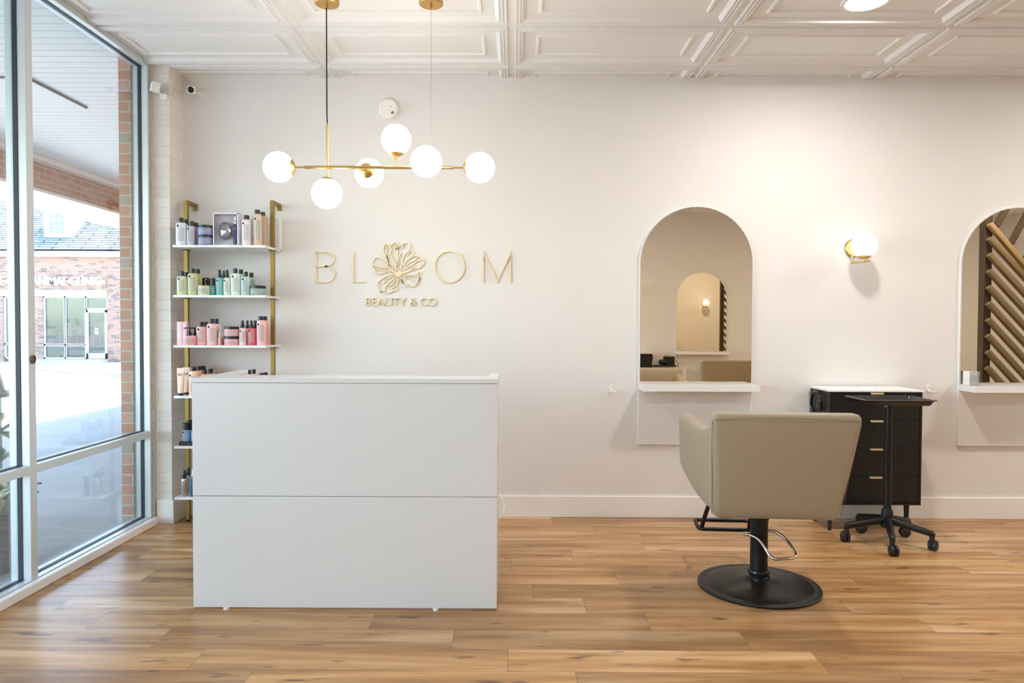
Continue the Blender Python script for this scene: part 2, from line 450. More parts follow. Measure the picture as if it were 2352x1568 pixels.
obj('lock_cylinder', wl(lk), plain('bronze', (120, 104, 84), .35, .8), win, smooth=True, sharp=40)
struct('trim_2', bx(XL, -2.326, YB, 4.655, 0, .048), M_trim, bevel=.006)

# ------------------------------------------------------------------ outside
M_brick = brick_mat('red_brick', (196, 140, 108), (174, 114, 86), (184, 178, 164), 'xy', extra=(160, 148, 130), ms=.012)
M_brick2 = brick_mat('red_brick_side', (190, 134, 100), (170, 110, 80), (186, 180, 164), 'y', extra=(176, 104, 62), ms=.012)
M_brickf = brick_mat('clinic_brick', (180, 136, 118), (150, 120, 108), (182, 176, 168), 'x', bw=.22, rh=.0735, extra=(120, 104, 100), bmp=.3)
def concrete(name, rgb, jx=None, jy=None):
    m, t, b = new_mat(name); o, x, y, z = coords(t)
    f = noise(t, o, 1.2, 5, .6); g = noise(t, o, 45, 3)
    c = lin(rgb)
    cc = ramp(t, f, [(.3, tuple(v*.86 for v in c[:3])+(1,)), (.7, tuple(v*1.06 for v in c[:3])+(1,))])
    cc = mixc(t, MA(t, 'MULTIPLY', g, .15), cc, lin((150, 150, 148)))
    if jy:
        e = MA(t, 'LESS_THAN', MA(t, 'FRACT', MA(t, 'DIVIDE', MA(t, 'ADD', y, jy[1]), jy[0])), .012/jy[0])
        cc = mixc(t, MA(t, 'MULTIPLY', e, .5), cc, lin((96, 100, 104)))
    t.links.new(cc, b.inputs['Base Color']); b.inputs['Roughness'].default_value = .8; bump(t, b, g, .3, .003)
    return m
struct('sidewalk', bx(-6.4, XE, -8, 24, -.3, -.03), concrete('sidewalk_concrete', (152, 156, 154), jy=(1.52, -5.37+1.52*4)))
struct('parking_lot', bx(-60, -6.4, -30, 70, -.4, -.15), concrete('parking_concrete', (200, 198, 192)))
struct('wall_pier', (lambda b: (box(b, -2.54, XE-.001, 4.60, 4.667, -.1, 3.02), box(b, -2.54, -2.352, 4.667, 7.0, -.1, 3.02), b)[2])(BM()), M_brick)
struct('wall_shopfront', bx(-2.6, -2.4, 7.0, 24, -.1, 3.02), M_brick2)
M_soffit = groove_mat('beadboard_soffit', (236, 238, 236), 'y', .10, .10, .005, dark=.6)
struct('soffit', bx(-4.92, XE+.0, -6, 24, 3.02, 3.4), M_soffit)
struct('canopy_roof', bx(-5.72, 9.5, -6, 24, 3.4, 3.62), plain('roof_membrane', (120, 120, 120), .8))
struct('canopy_beam', bx(-5.7, -4.92, -6, 24, 2.70, 3.4), [M_brick2])
struct('trim_3', bx(-5.7, -4.90, -6, 24, 2.67, 2.70), plain('beam_underside', (236, 232, 226), .6))
struct('trim_4', bx(-4.92, -4.80, -6, 24, 2.965, 3.02), M_trim, bevel=.01)
struct('soffit_hatch', bx(-4.7, -3.38, 4.98, 5.66, 3.008, 3.02), plain('hatch_panel', (238, 238, 236), .6))
hg = BM(); box(hg, -3.385, -3.375, 4.98, 5.67, 3.004, 3.02); box(hg, -4.7, -3.38, 4.972, 4.98, 3.006, 3.02)
struct('trim_5', hg, plain('seam', (90, 84, 76), .8))
# kerb island
A_, B_ = P(80, 850, Z=-.15), P(300, 866, Z=-.15)
dv = (B_-A_).normalized(); nv = Vector((-dv.y, dv.x, 0))
kb = BM(); a0, a1 = A_-dv*3, B_+dv*6
prism(kb, [(a0.x, a0.y), (a1.x, a1.y), (a1.x+nv.x*.3, a1.y+nv.y*.3), (a0.x+nv.x*.3, a0.y+nv.y*.3)], -.15, -.02, 'z')
tag(obj('kerb', kb, plain('kerb_paint', (214, 204, 170), .8, var=.15, scale=2), bevel=.02), 'long pale yellow kerb crossing the sunlit parking lot', 'kerb')

# clinic across the parking lot
CY = 27.0
def cz(y): return P(150, y, Y=CY).z
def cx_(x): return P(x, 700, Y=CY).x
cl = thing('clinic_building', 'red brick clinic building across the parking lot with grey shingle roof', 'building', (-20, CY, -.15))
def cadd(name, bm, m, par=None, **k):
    p = par or cl
    bmesh.ops.translate(bm, vec=(20, -CY, .15), verts=bm.verts); return obj(name, bm, m, p, **k)
fw = BM()   # facade with real openings: built from blocks
xr, zt = cx_(283), cz(588)
zl = cz(668)
zg = -.15
def fb(x0, x1, z0, z1, y0=CY, y1=CY+.3): box(fw, cx_(x0) if x0 is not None else -34, cx_(x1), y0, y1, z0, z1)
fb(None, 283, zl, zt)                       # over the openings
fb(247, 283, zg, zl); fb(78, 98, zg, zl); fb(None, 7, zg, zl)
box(fw, xr-.3, xr, CY+.3, CY+9, zg, zt)     # return wall
cadd('wall', fw, M_brickf)
cadd('fascia', bx(-34, cx_(290), CY-.35, CY+.3, cz(590), cz(575)), M_trim)
cadd('lintel_band', bx(-34, cx_(246), CY-.06, CY+.1, cz(680), cz(666)), M_trim)
cadd('downspout', bx(cx_(283), cx_(288), CY-.08, CY+.05, zg, cz(590)), M_trim)
cadd('plinth', bx(cx_(78), cx_(249), CY-.9, CY, zg, cz(824)), concrete('clinic_step', (196, 200, 202)))
M_cglass = glass_mat('clinic_glass', (.75, .85, .86, 1), .3)
M_cframe = plain('clinic_frame', (232, 236, 238), .4)
M_cint = plain('clinic_interior', (206, 210, 200), .8)
cadd('interior', (lambda b: (box(b, -34, xr-.3, CY+4, CY+4.2, zg, zt), box(b, -34, xr-.3, CY+.3, CY+4, zg, zg+.02), box(b, -34, xr-.3, CY+.3, CY+4, cz(672), cz(668)), b)[3])(BM()), M_cint)
def cwin(x0, x1, y0, y1, fr=3.5):
    X0, X1, Z0, Z1 = cx_(x0), cx_(x1), cz(y1), cz(y0); w = fr*.0165/2
    b = BM()
    for q in ((X0, X0+w*2, Z0, Z1), (X1-w*2, X1, Z0, Z1), (X0, X1, Z0, Z0+w*2), (X0, X1, Z1-w*2, Z1)): box(b, q[0], q[1], CY+.05, CY+.16, q[2], q[3])
    f = cadd('window', b, M_cframe); cadd('pane', bx(X0+w, X1-w, CY+.09, CY+.11, Z0+w, Z1-w), M_cglass, f)
cwin(98, 148, 680, 793); cwin(146, 196, 680, 793); cwin(98, 148, 791, 824); cwin(146, 196, 791, 824)
cwin(194, 247, 680, 711); cwin(7, 30, 680, 791); cwin(28, 78, 680, 791); cwin(7, 78, 789, 824)
X0, X1, Z0, Z1 = cx_(196), cx_(245), cz(823), cz(711)
db = BM()
for q in ((X0, X0+.09, Z0, Z1), (X1-.09, X1, Z0, Z1), (X0, X1, Z0, Z0+.2), (X0, X1, Z1-.1, Z1)): box(db, q[0], q[1], CY+.02, CY+.13, q[2], q[3])
dr = cadd('door', db, M_cframe)
cadd('door_pane', bx(X0+.08, X1-.08, CY+.06, CY+.08, Z0+.15, Z1-.08), M_cglass, dr)
hb = BM(); tube(hb, [(X0+.05, CY-.02, Z0+.95), (X0+.05, CY-.05, Z0+.97), (X0+.05, CY-.05, Z0+1.2), (X0+.05, CY-.02, Z0+1.22)], .015)
cadd('door_handle', hb, M_chrome, dr)
cadd('notice', bx(cx_(216), cx_(224), CY+.045, CY+.055, cz(767), cz(754)), plain('notice_paper', (236, 232, 232), .6), dr)
cadd('notice_mark', bx(cx_(217), cx_(222), CY+.040, CY+.045, cz(760), cz(757)), plain('notice_red', (226, 60, 60), .6), dr)
# roof, rising away from the eave
m, t, b = new_mat('shingles'); o_, x_, y_, z_ = coords(t)
br = N(t, 'ShaderNodeTexBrick'); t.links.new(comb(t, x_, y_), br.inputs['Vector'])
br.inputs['Scale'].default_value = 1; br.inputs['Brick Width'].default_value = 1.1; br.inputs['Row Height'].default_value = .16
br.inputs['Mortar Size'].default_value = .026; br.inputs['Mortar Smooth'].default_value = .4; br.inputs['Color1'].default_value = lin((172, 176, 182)); br.inputs['Color2'].default_value = lin((128, 136, 146)); br.inputs['Mortar'].default_value = lin((14, 30, 48))
t.links.new(br.outputs['Color'], b.inputs['Base Color']); b.inputs['Roughness'].default_value = .9
M_roof = m
sl = math.atan2(1.0, 1.25)
rb = bx(-14.6, cx_(292)+20, 0, 7, -.1, 0)
roof = obj('roof', rb, M_roof, cl); roof.location = (0, -.4, cz(575)+.15); roof.rotation_euler = (sl, 0, 0)
# dormer
dm = BM(); dx0, dx1 = cx_(93), cx_(156)
box(dm, dx0, dx1, CY+.25, CY+4.5, cz(546), cz(468))
dmo = cadd('dormer', dm, plain('dormer_siding', (240, 240, 238), .6))
rd = BM(); ctr = (dx0+dx1)/2
prism(rd, [(dx0-.2, cz(468)-.05), (dx1+.2, cz(468)-.05), (ctr, cz(468)+.75)], CY+.1, CY+4.6, 'y')
cadd('dormer_roof', rd, M_trim, dmo)
wf = BM(); wx0, wx1, wz0, wz1 = cx_(108), cx_(142), cz(534), cz(486)
for q in ((wx0-.08, wx0, wz0-.08, wz1+.08), (wx1, wx1+.08, wz0-.08, wz1+.08), (wx0, wx1, wz0-.08, wz0), (wx0, wx1, wz1, wz1+.08)): box(wf, q[0], q[1], CY+.2, CY+.26, q[2], q[3])
for i in (1, 2):
    xx = wx0+(wx1-wx0)*i/3; zz = wz0+(wz1-wz0)*i/3
    box(wf, xx-.012, xx+.012, CY+.215, CY+.25, wz0, wz1); box(wf, wx0, wx1, CY+.215, CY+.25, zz-.012, zz+.012)
cadd('dormer_window', wf, M_trim, dmo)
cadd('dormer_pane', bx(wx0, wx1, CY+.235, CY+.25, wz0, wz1), plain('dormer_glass', (120, 146, 164), .15), dmo)
# sign over the clinic door
sg = thing('shop_sign', 'white raised letters ANIMAL CLINIC on the brick across the lot', 'sign', (cx_(0), CY-.15, cz(656)))
M_letter = plain('sign_letters', (246, 246, 246), .4); M_race = plain('sign_raceway', (226, 150, 138), .5)
to = text_obj('lettering', 'ANIMAL CLINIC', .3, .1, M_letter, sg, width=cx_(238)-cx_(80), height=cz(637)-cz(656.5), bold=.002)
to.location = (cx_(80)-cx_(0), 0, 0)
to = text_obj('lettering', 'EE', .3, .1, M_letter, sg, width=cx_(17)-cx_(-6), height=cz(637)-cz(656.5), bold=.002)
to.location = (cx_(-6)-cx_(0), 0, 0)
obj('raceway', bx(-.2, cx_(245)-cx_(0), .06, .149, .06, .22), M_race, sg, bevel=.02)
# wooden bench, armchair-like, inside the clinic window
bn = thing('bench', 'brown wooden waiting bench with blue seat behind the clinic glass', 'bench', (cx_(165), CY+1.2, zg+.02))
obj('seat', bx(-1.1, .75, -.25, .25, .38, .46), plain('blue_vinyl', (52, 84, 130), .6), bn, bevel=.02)
bb = BM()
for i in range(16): box(bb, -1.1+i*.12, -1.04+i*.12, .22, .26, .46, .9)
box(bb, -1.12, .77, .21, .27, .88, .94)
obj('backrest', bb, wood_mat('bench_wood', (110, 70, 46), (146, 98, 66)), bn)
for xx in (-1.08, .7):
    for yy in (-.22, .2): obj('leg', bx(xx-.02, xx+.04, yy, yy+.05, 0, .4), MATS['bench_wood'], bn)

# wooden stand and pot plant just outside the glass, at the left edge
pl = thing('plant_stand', 'weathered grey wooden stand outside the glass at the left edge', 'stand', (-3.12, 4.3, -.03))
M_grey = wood_mat('weathered_wood', (126, 122, 116), (164, 160, 152), 'z')
obj('post', bx(-.05, .0, -.03, .03, 0, .90), M_grey, pl)
obj('shelf', bx(-.3, .09, -.14, .14, .90, .925), M_grey, pl)
sp = BM(); prism(sp, [(-.3, .925), (.035, .925), (-.015, 1.1), (-.06, 1.22), (-.3, 1.26)], -.02, .02, 'y')
obj('sign_board', sp, M_grey, pl)
pt = thing('potted_plant', 'leafy green and cream plant outside the glass at the left edge', 'plant', (-2.83, 3.85, -.03))
pb = BM(); lathe(pb, [(0, 0), (.12, 0), (.16, .34), (.165, .34), (.165, .36), (.15, .36), (.14, .3), (0, .3)], 28)
obj('pot', pb, plain('planter_grey', (120, 122, 124), .7), pt, smooth=True, sharp=40)
lv = BM(); rnd = random.Random(3)
for i in range(26):
    an = rnd.uniform(0, 2*PI); el = rnd.uniform(.2, 1.2); ln = rnd.uniform(.16, .30); z0 = rnd.uniform(.3, .75)
    M = T(.02*math.cos(an), .02*math.sin(an), z0)@RZ(an)@RY(-el+.6)
    pts = [(0, 0), (.25, .10), (.55, .15), (.85, .08), (1, 0)]
    up = [(ln*a, ln*b*1.2, .03*math.sin(a*PI)) for a, b in pts]; dn = [(ln*a, -ln*b*1.2, .03*math.sin(a*PI)) for a, b in pts]
    md = [(ln*a, 0, .03*math.sin(a*PI)-.012) for a, b in pts]
    vs = [[lv.verts.new(M@Vector(p)) for p in q] for q in (up, md, dn)]
    for q in range(4):
        for r_ in (0, 1): lv.faces.new((vs[r_][q], vs[r_][q+1], vs[r_+1][q+1], vs[r_+1][q]))
bmesh.ops.remove_doubles(lv, verts=lv.verts, dist=1e-5)
m, t, b = new_mat('variegated_leaf'); o_, x_, y_, z_ = coords(t)
t.links.new(ramp(t, noise(t, o_, 7, 2), [(.42, lin((70, 104, 74))), (.5, lin((130, 150, 110))), (.56, lin((222, 218, 190)))]), b.inputs['Base Color']); b.inputs['Roughness'].default_value = .4
lo = obj('foliage', lv, m, pt, smooth=True); sm = lo.modifiers.new('solid', 'SOLIDIFY'); sm.thickness = .002
sb = BM(); tube(sb, [(0, 0, .28), (.01, .01, .5), (0, .02, .8)], .008); obj('stem', sb, plain('stem_green', (90, 110, 70), .6), pt)

# ------------------------------------------------------------------ lamps
def recessed(x, y, lab):
    r = thing('ceiling_light', lab, 'ceiling light', (x, y, ZC+.003), 0, 'recessed ceiling lights')
    b = BM(); lathe(b, [(.100, -.002), (.104, -.008), (.120, -.008), (.124, 0), (.100, 0), (.100, -.002)], 48)
    obj('trim_ring', b, M_trim, r, smooth=True, sharp=50)
    b = BM(); lathe(b, [(0, -.004), (.101, -.004), (.101, -.001), (0, -.001)], 48); obj('lens', b, M_down, r)
    ld = bpy.data.lights.new('downlight', 'AREA'); ld.shape = 'DISK'; ld.size = .19; ld.energy = LAMP_W; ld.color = (1, .965, .92)
    lo = bpy.data.objects.new('downlight', ld); C.objects.link(lo); lo.parent = r; lo.location = (0, 0, -.010)
    return r
recessed(1.82, 3.75, 'round recessed ceiling light above the styling station, cut by top edge')
for x, y in ((-.6, .9), (1.82, .9), (4.26, .9), (4.26, 3.7), (6.6, 3.7), (6.6, .9)):  # unseen ceiling lights, added to even out the room light
    recessed(x, y, 'added round recessed ceiling light, unseen, behind or beside the viewer')

def globe_bm(r, seg=40):
    return lathe(BM(), [(0, -r)]+[(r*math.cos(a), r*math.sin(a)) for a in [(-PI/2+PI*i/24) for i in range(1, 24)]]+[(0, r)], seg)
YCH = 3.70
pc = P(752, 384, Y=YCH)
ch = thing('chandelier', 'brass linear chandelier with six glowing opal glass globes over the desk', 'chandelier', (pc.x, YCH, ZC))
def L(px, py, Y=YCH): return P(px, py, Y=Y)-Vector((pc.x, YCH, ZC))
zb = pc.z-ZC
GR = .078
def cap_part(c, d, par):
    """dished brass cap seated on the globe, on the side d"""
    d = Vector(d).normalized(); q = Vector((0, 0, 1)).rotation_difference(d).to_matrix().to_4x4()
    b = BM(); rr = GR+.0015
    pr = [(rr*math.sin(a), rr*math.cos(a)) for a in [.52*i/6 for i in range(6, -1, -1)]]
    lathe(b, [(0, rr+.006), (.010, rr+.006), (.020, rr+.004), (rr*math.sin(.52)+.001, rr*math.cos(.52)+.002)]+pr[:-1]+[(0, rr)], 32, M=T(*c)@q)
    obj('cap', b, M_brass, par, smooth=True, sharp=40)
gl = [(L(640, 382), (1, 0, 0)), (L(1102, 385), (-1, 0, 0)), (L(751, 445), (0, 0, 1)), (L(910, 321), (0, 0, -1)),
      (L(979, 371, 3.555), (0, 1, 0)), (L(848, 398, 3.85), (0, -1, 0))]
# globes are centred on the bar where they should be
gl[0] = (Vector((gl[0][0].x, 0, zb)), gl[0][1]); gl[1] = (Vector((gl[1][0].x, 0, zb)), gl[1][1])
for i, (c, d) in enumerate(gl):
    g = obj('globe', globe_bm(GR), M_cloud, ch, smooth=True, loc=c)
    cap_part(c, d, ch)
bar = BM(); x0, x1 = gl[0][0].x+GR+.008, gl[1][0].x-GR-.008
tube(bar, [(x0+.05, 0, zb), (x1-.05, 0, zb)], .0085, 16)
tube(bar, [(x0, 0, zb), (x0+.05, 0, zb)], .005, 12); tube(bar, [(x1-.05, 0, zb), (x1, 0, zb)], .005, 12)
obj('bar', bar, M_brass, ch, smooth=True, sharp=40)
for c, d in gl[2:]:
    d = Vector(d); s = BM(); e = c+d*(GR+.005)
    if abs(d.z) > .5: tube(s, [e, (c.x, 0, zb)], .005, 10); lathe(s, [(0, -.010), (.008, -.010), (.008, .010), (0, .010)], 12, M=T(*(e+d*.008)))
    else: tube(s, [e, (c.x, 0, c.z), (c.x, 0, zb)], .005, 10)
    obj('stem', s, M_brass, ch, smooth=True, sharp=40)
rod = BM(); tube(rod, [(0, 0, zb), (0, 0, L(752, 284).z)], .006, 12); obj('rod', rod, M_brass, ch, smooth=True, sharp=40)
cd = BM(); tube(cd, [(0, 0, L(752, 286).z), (-.002, 0, -.6), (-.003, 0, -.035)], .0035, 8); obj('cord', cd, M_blackp, ch, smooth=True)
x2 = L(990, 100).x
for xx, nm in ((0, 'canopy'), (x2, 'canopy')):
    b = BM(); lathe(b, [(0, -.045), (.058, -.045), (.062, -.041), (.062, 0), (0, 0)], 40); lathe(b, [(0, -.062), (.006, -.062), (.006, -.045), (0, -.045)], 14)
    obj(nm, b, plain('brushed_brass', (200, 160, 92), .35, .9, var=.06, scale=60), ch, smooth=True, sharp=40, loc=(xx, 0, 0))
wr = BM(); tube(wr, [(x2, 0, -.06), (x2, 0, zb)], .0010, 6); obj('suspension_wire', wr, plain('steel_wire', (170, 168, 164), .4, .6), ch)

def sconce(x, yw, z, face, lab):
    """wall lamp: face=-1 looks towards -Y"""
    r = thing('wall_sconce', lab, 'wall lamp', (x, yw, z), 0 if face < 0 else PI)
    b = BM(); lathe(b, [(0, 0), (.060, 0), (.060, .016), (.056, .020), (0, .020)], 40, M=RX(PI/2)); obj('backplate', b, M_brass, r, smooth=True, sharp=40)
    gy = -.15
    g = obj('globe', globe_bm(.083), emis('sconce_glass_lit', (255, 248, 240), 1.4), r, smooth=True, loc=(0, gy, .002))
    b = BM(); rr = .0845
    lathe(b, [(0, -rr-.004), (.03, -rr-.003), (rr*math.sin(.6)+.002, -rr*math.cos(.6)-.001)]+[(rr*math.sin(a), -rr*math.cos(a)) for a in (.6, .45, .3, .15)]+[(0, -rr)], 32, M=T(0, gy, .002))
    obj('cap', b, M_brass, r, smooth=True, sharp=40)
    b = BM(); tube(b, [(-.03, -.018, -.05), (-.03, -.05, -.05), (-.03, -.05, -.1)], .005); tube(b, [(-.035, -.05, -.104), (.02, gy-.03, -.104)], .006); tube(b, [(0, gy, -.088), (0, gy, -.104)], .004)
    obj('arm', b, M_brass, r, smooth=True, sharp=40)
    return r
sconce(2.298, D, 1.840, -1, 'brass wall lamp with round opal globe between the two arched mirrors')
sconce(4.48, D, 1.840, -1, 'brass wall lamp with opal globe right of the second mirror')
sconce(1.75, YB, 1.84, 1, 'brass wall lamp with opal globe on the wall facing the stations')
sconce(3.93, YB, 1.84, 1, 'brass wall lamp with opal globe on facing wall, farther from the window')

# ------------------------------------------------------------------ wall sign
YW = D
sgn = thing('wall_sign', 'gold raised BLOOM BEAUTY & CO lettering with flower on the back wall', 'sign', (P(950, 640, Y=YW).x, YW, P(950, 640, Y=YW).z))
so = Vector(sgn.location)
def wq(px, py): p = P(px, py, Y=YW-.006)-so; return (p.x, p.z)
M_sign = plain('sign_gold', (230, 212, 172), .4, .15, var=.04, scale=20)
PX = .002965
def letter(strokes, w=3.2, d0=-.012, d1=-.0005, name='letter'):
    b = BM()
    for s in strokes:
        cl_ = s[0] == 'c'; pts = s[1:] if cl_ else s
        ribbon(b, [wq(*p) for p in pts], w*PX, d0, d1, closed=cl_)
    return obj(name, b, M_sign, sgn)
def arc(cx, cy, rx, ry, a0, a1, n=18): return [(cx+rx*math.cos(R(a0+(a1-a0)*i/n)), cy+ry*math.sin(R(a0+(a1-a0)*i/n))) for i in range(n+1)]
letter([[(726, 577), (726, 648)], [(726, 578.5), (746, 578.5)]+arc(749, 595, 18, 16.5, -90, 90)+[(726, 611.5)], [(746, 611.5)]+arc(750, 629.5, 18, 18, -90, 90)+[(726, 647.5)]])
letter([[(811, 577), (811, 647.5), (840, 647.5)]])
letter([['c']+arc(1032.5, 612.5, 34, 36, 0, 350, 35)])
letter([[(1110.5, 649), (1110.5, 581), (1142, 646), (1173, 581), (1173, 649)]])
# flower outline, traced as an open metal cut-out (4.704 px per photo px, origin 700,540)
fs = [
 [(880,400),(790,418),(735,340),(730,310),(745,265),(790,240),(850,260),(905,310),(960,375)],
 [(960,395),(870,365),(800,345),(732,320)], [(905,350),(860,345),(820,332)], [(930,400),(860,385),(760,355)], [(900,330),(840,290),(790,272)],
 [(905,300),(895,240),(855,190),(850,140),(870,100),(905,105),(945,110)], [(862,110),(890,150),(880,200),(905,270),(910,310),(970,370)],
 [(905,108),(935,150),(925,210),(945,250),(990,330)], [(945,110),(975,75),(1020,120),(1005,150),(1000,230),(1005,340)], [(955,95),(995,160)], [(985,85),(990,190)],
 [(1010,340),(1010,260),(1035,200)], [(1005,150),(1040,110),(1065,90),(1120,85),(1140,120),(1125,170),(1090,200),(1060,250),(1055,300),(1080,330)],
 [(1045,150),(1065,110)], [(1125,170),(1160,170),(1172,200),(1150,230)], [(1105,220),(1140,175)], [(1075,320),(1100,280),(1150,240),(1200,220),(1250,240),(1290,265),(1285,310),(1240,355),(1160,375),(1090,405),(1045,400)],
 [(1085,340),(1140,290),(1190,270),(1215,235)], [(1060,375),(1120,345),(1170,320),(1210,280),(1280,265)], [(1150,365),(1190,345)], [(1250,325),(1278,310)],
 [(1050,410),(1120,430),(1220,440),(1255,425),(1250,400),(1225,405),(1215,440)], [(1060,430),(1130,455),(1180,495)], [(1235,450),(1240,480),(1190,540)], [(1070,440),(1100,475)],
 [(1040,450),(1055,500),(1080,535),(1130,550),(1190,550),(1230,500),(1245,455)], [(1035,465),(1070,520),(1130,538)],
 [(950,415),(870,450),(800,500),(790,530),(800,580),(815,610),(845,612),(900,628),(965,600),(995,590),(998,530),(1025,465)],
 [(980,420),(900,470),(850,520)], [(990,435),(940,490),(880,550),(860,600),(815,612)], [(1000,445),(970,500),(920,555)], [(1010,455),(985,540),(935,580)], [(930,430),(880,480)],
 [(965,330),(985,370)], [(1015,345),(1030,370)], [(1045,320),(1035,380)], [(980,330),(1000,400)],
]
b = BM()
for s in fs:
    pts = [(p.x, p.y) for p in smooth_path([(700+x/4.704, 540+y/4.704, 0) for x, y in s], 4)]
    ribbon(b, [wq(*p) for p in pts], 2.3*PX, -.012, -.0005)
c0 = wq(700+1015/4.704, 540+415/4.704)
lathe(b, [(0, 0), (.022, 0), (.022, .0115), (0, .0115)], 18, M=T(c0[0], -.0005, c0[1])@RX(PI/2))
obj('flower_emblem', b, M_sign, sgn)
a = wq(840.5, 702); e = wq(1003, 684)
to = text_obj('lettering', 'BEAUTY & CO', .06, .011, M_sign, sgn, width=e[0]-a[0], height=e[1]-a[1], bold=-.0004)
to.location = (a[0], -.0065, a[1])

# ------------------------------------------------------------------ smoke detector, cameras, hooks
p = P(894, 252, Y=D)
sd = thing('smoke_detector', 'round white smoke detector on the wall above the chandelier', 'smoke detector', p)
b = BM(); lathe(b, [(0, 0), (.070, 0), (.070, .010), (0, .010)], 48, M=RX(PI/2)); obj('base', b, M_trim, sd, smooth=True, sharp=40)
b = BM(); lathe(b, [(0, .010), (.066, .010), (.067, .028), (.058, .038), (.045, .040), (.042, .037), (0, .037)], 48, M=RX(PI/2)); obj('cover', b, plain('abs_white', (236, 234, 228), .45), sd, smooth=True, sharp=30)
b = BM(); lathe(b, [(0, .037), (.013, .037), (.013, .041), (0, .041)], 24, M=RX(PI/2)); obj('test_button', b, M_trim, sd, smooth=True, sharp=30)
for i in range(3): obj('vent', bx(.004, .024, -.0405, -.036, -.036-.006*i, -.033-.006*i, M=RY(R(-25))), M_blackp, sd)
obj('indicator', bx(.012, .018, -.0405, -.036, .012, .016), M_blackp, sd)

def sec_cam(px, py, lab, Yp, yaw, pitch, s, mount, wire, wall='y'):
    c = P(px, py, Y=Yp)
    r = thing('security_camera', lab, 'camera', c)
    Mx = RZ(yaw)@RX(pitch)
    b = BM(); loft(b, [[(Mx@Vector((q[0], y, q[1]))) for q in rrect(0, 0, s*k, s*k, s*.35)] for y, k in ((-.028, .9), (-.026, 1), (.020, 1), (.026, .85))])
    obj('body', b, M_trim, r, smooth=True, sharp=35)
    b = BM(); lathe(b, [(0, .028), (s*.80, .028), (s*.80, .030), (s*.5, .0315), (0, .032)], 32, M=Mx@RX(PI/2)); obj('lens', b, plain('camera_glass', (10, 10, 12), .08), r, smooth=True, sharp=40)
    b = BM(); tube(b, [(0, .0, -.01)]+[mount[0]], .006, 10); lathe(b, [(0, 0), (.026, 0), (.026, .008), (.022, .012), (0, .012)], 28, M=T(*mount[0])@RX(PI/2)@T(0, 0, -.0))
    obj('bracket', b, M_trim, r, smooth=True, sharp=40)
    b = BM(); tube(b, [v-c for v in smooth_path(wire, 6)], .0028, 8); obj('cable', b, plain('cable_white', (222, 212, 196), .5), r, smooth=True)
    return r
sec_cam(440, 207, 'small white camera with black round lens on back wall corner', D-.075, R(14), R(12), .025, [(.034, .0745, -.004)],
        [P(437, 196, Y=D-.07), P(430, 184, Y=D-.012), P(423, 178, Y=D-.02), P(417, 175, Y=D-.03)])
sec_cam(356, 200, 'small white camera turned to the window on the painted brick column', 4.61, R(125), R(10), .029, [(.030, .054, -.045)],
        [P(366, 207, Y=4.63), P(376, 211, Y=4.655), P(388, 213, Y=4.655), P(398, 214, Y=4.70), P(408, 190, Y=4.76), P(416, 176, Y=4.82)])

def hook(px, py, lab):
    c = P(px, py, Y=D)
    r = thing('wall_hook', lab, 'hook', c, 0, 'white double wall hooks')
    b = BM(); prism(b, [(q[0], q[1]) for q in rrect(0, .008, .012, .022, .011, 6)], -.006, 0, 'y'); obj('plate', b, M_trim, r, bevel=.001)
    b = BM()
    for s in (-1, 1): tube(b, smooth_path([(0, -.005, -.004), (s*.012, -.022, -.018), (s*.026, -.034, -.016), (s*.031, -.036, .004)], 5), .0042, 10)
    obj('prong', b, M_trim, r, smooth=True)
    b = BM()
    for dz in (0, .015): lathe(b, [(0, 0), (.0025, 0), (.0025, .001), (0, .001)], 10, M=T(.001, -.006, dz)@RX(PI/2))
    obj('screw', b, M_gasket, r); return r
hook(1405, 893, 'white double hook on the wall left of the first mirror')
hook(2133, 893, 'white double hook on the wall right of the black cabinet')

# ------------------------------------------------------------------ styling stations
def arch(w, z0, z1, n=28):
    r = w/2; pts = [(-r, z0), (r, z0)]
    return pts+[(r*math.cos(PI*i/n), z1-r+r*math.sin(PI*i/n)) for i in range(n+1)]
def station(x, yw, rot, lab):
    r = thing('styling_station', lab, 'styling station', (x, yw, 0), rot, 'arched mirror stations')
    obj('back_panel', prism(BM(), arch(.772, .501, 2.122), -.019, -.0005, 'y'), M_white, r, bevel=.001)
    obj('mirror', prism(BM(), arch(.752, .926, 2.112), -.0235, -.0195, 'y'), M_mirror, r)
    obj('shelf', bx(-.383, .383, -.190, -.0195, .878, .920), M_white, r, bevel=.0015)
    return r
station(1.232, D, 0, 'white arched mirror station with ledge behind the beige chair')
station(3.402, D, 0, 'white arched mirror station cut off at the right edge of the picture')
station(2.84, YB, PI, 'white arched mirror station on facing wall, seen inside the first mirror')

p = P(2238, 887, Y=4.74)
cb = thing('card_holder', 'small white box with clear acrylic front on right mirror ledge', 'card holder', (p.x, 4.76, .9205))
obj('body', bx(-.034, .026, -.02, .05, 0, .092), plain('white_acrylic', (240, 240, 242), .25), cb, bevel=.002)
obj('clear_front', bx(-.034, .026, -.034, -.021, 0, .094), glass_mat('acrylic', (.95, .95, .96, 1), .12), cb)

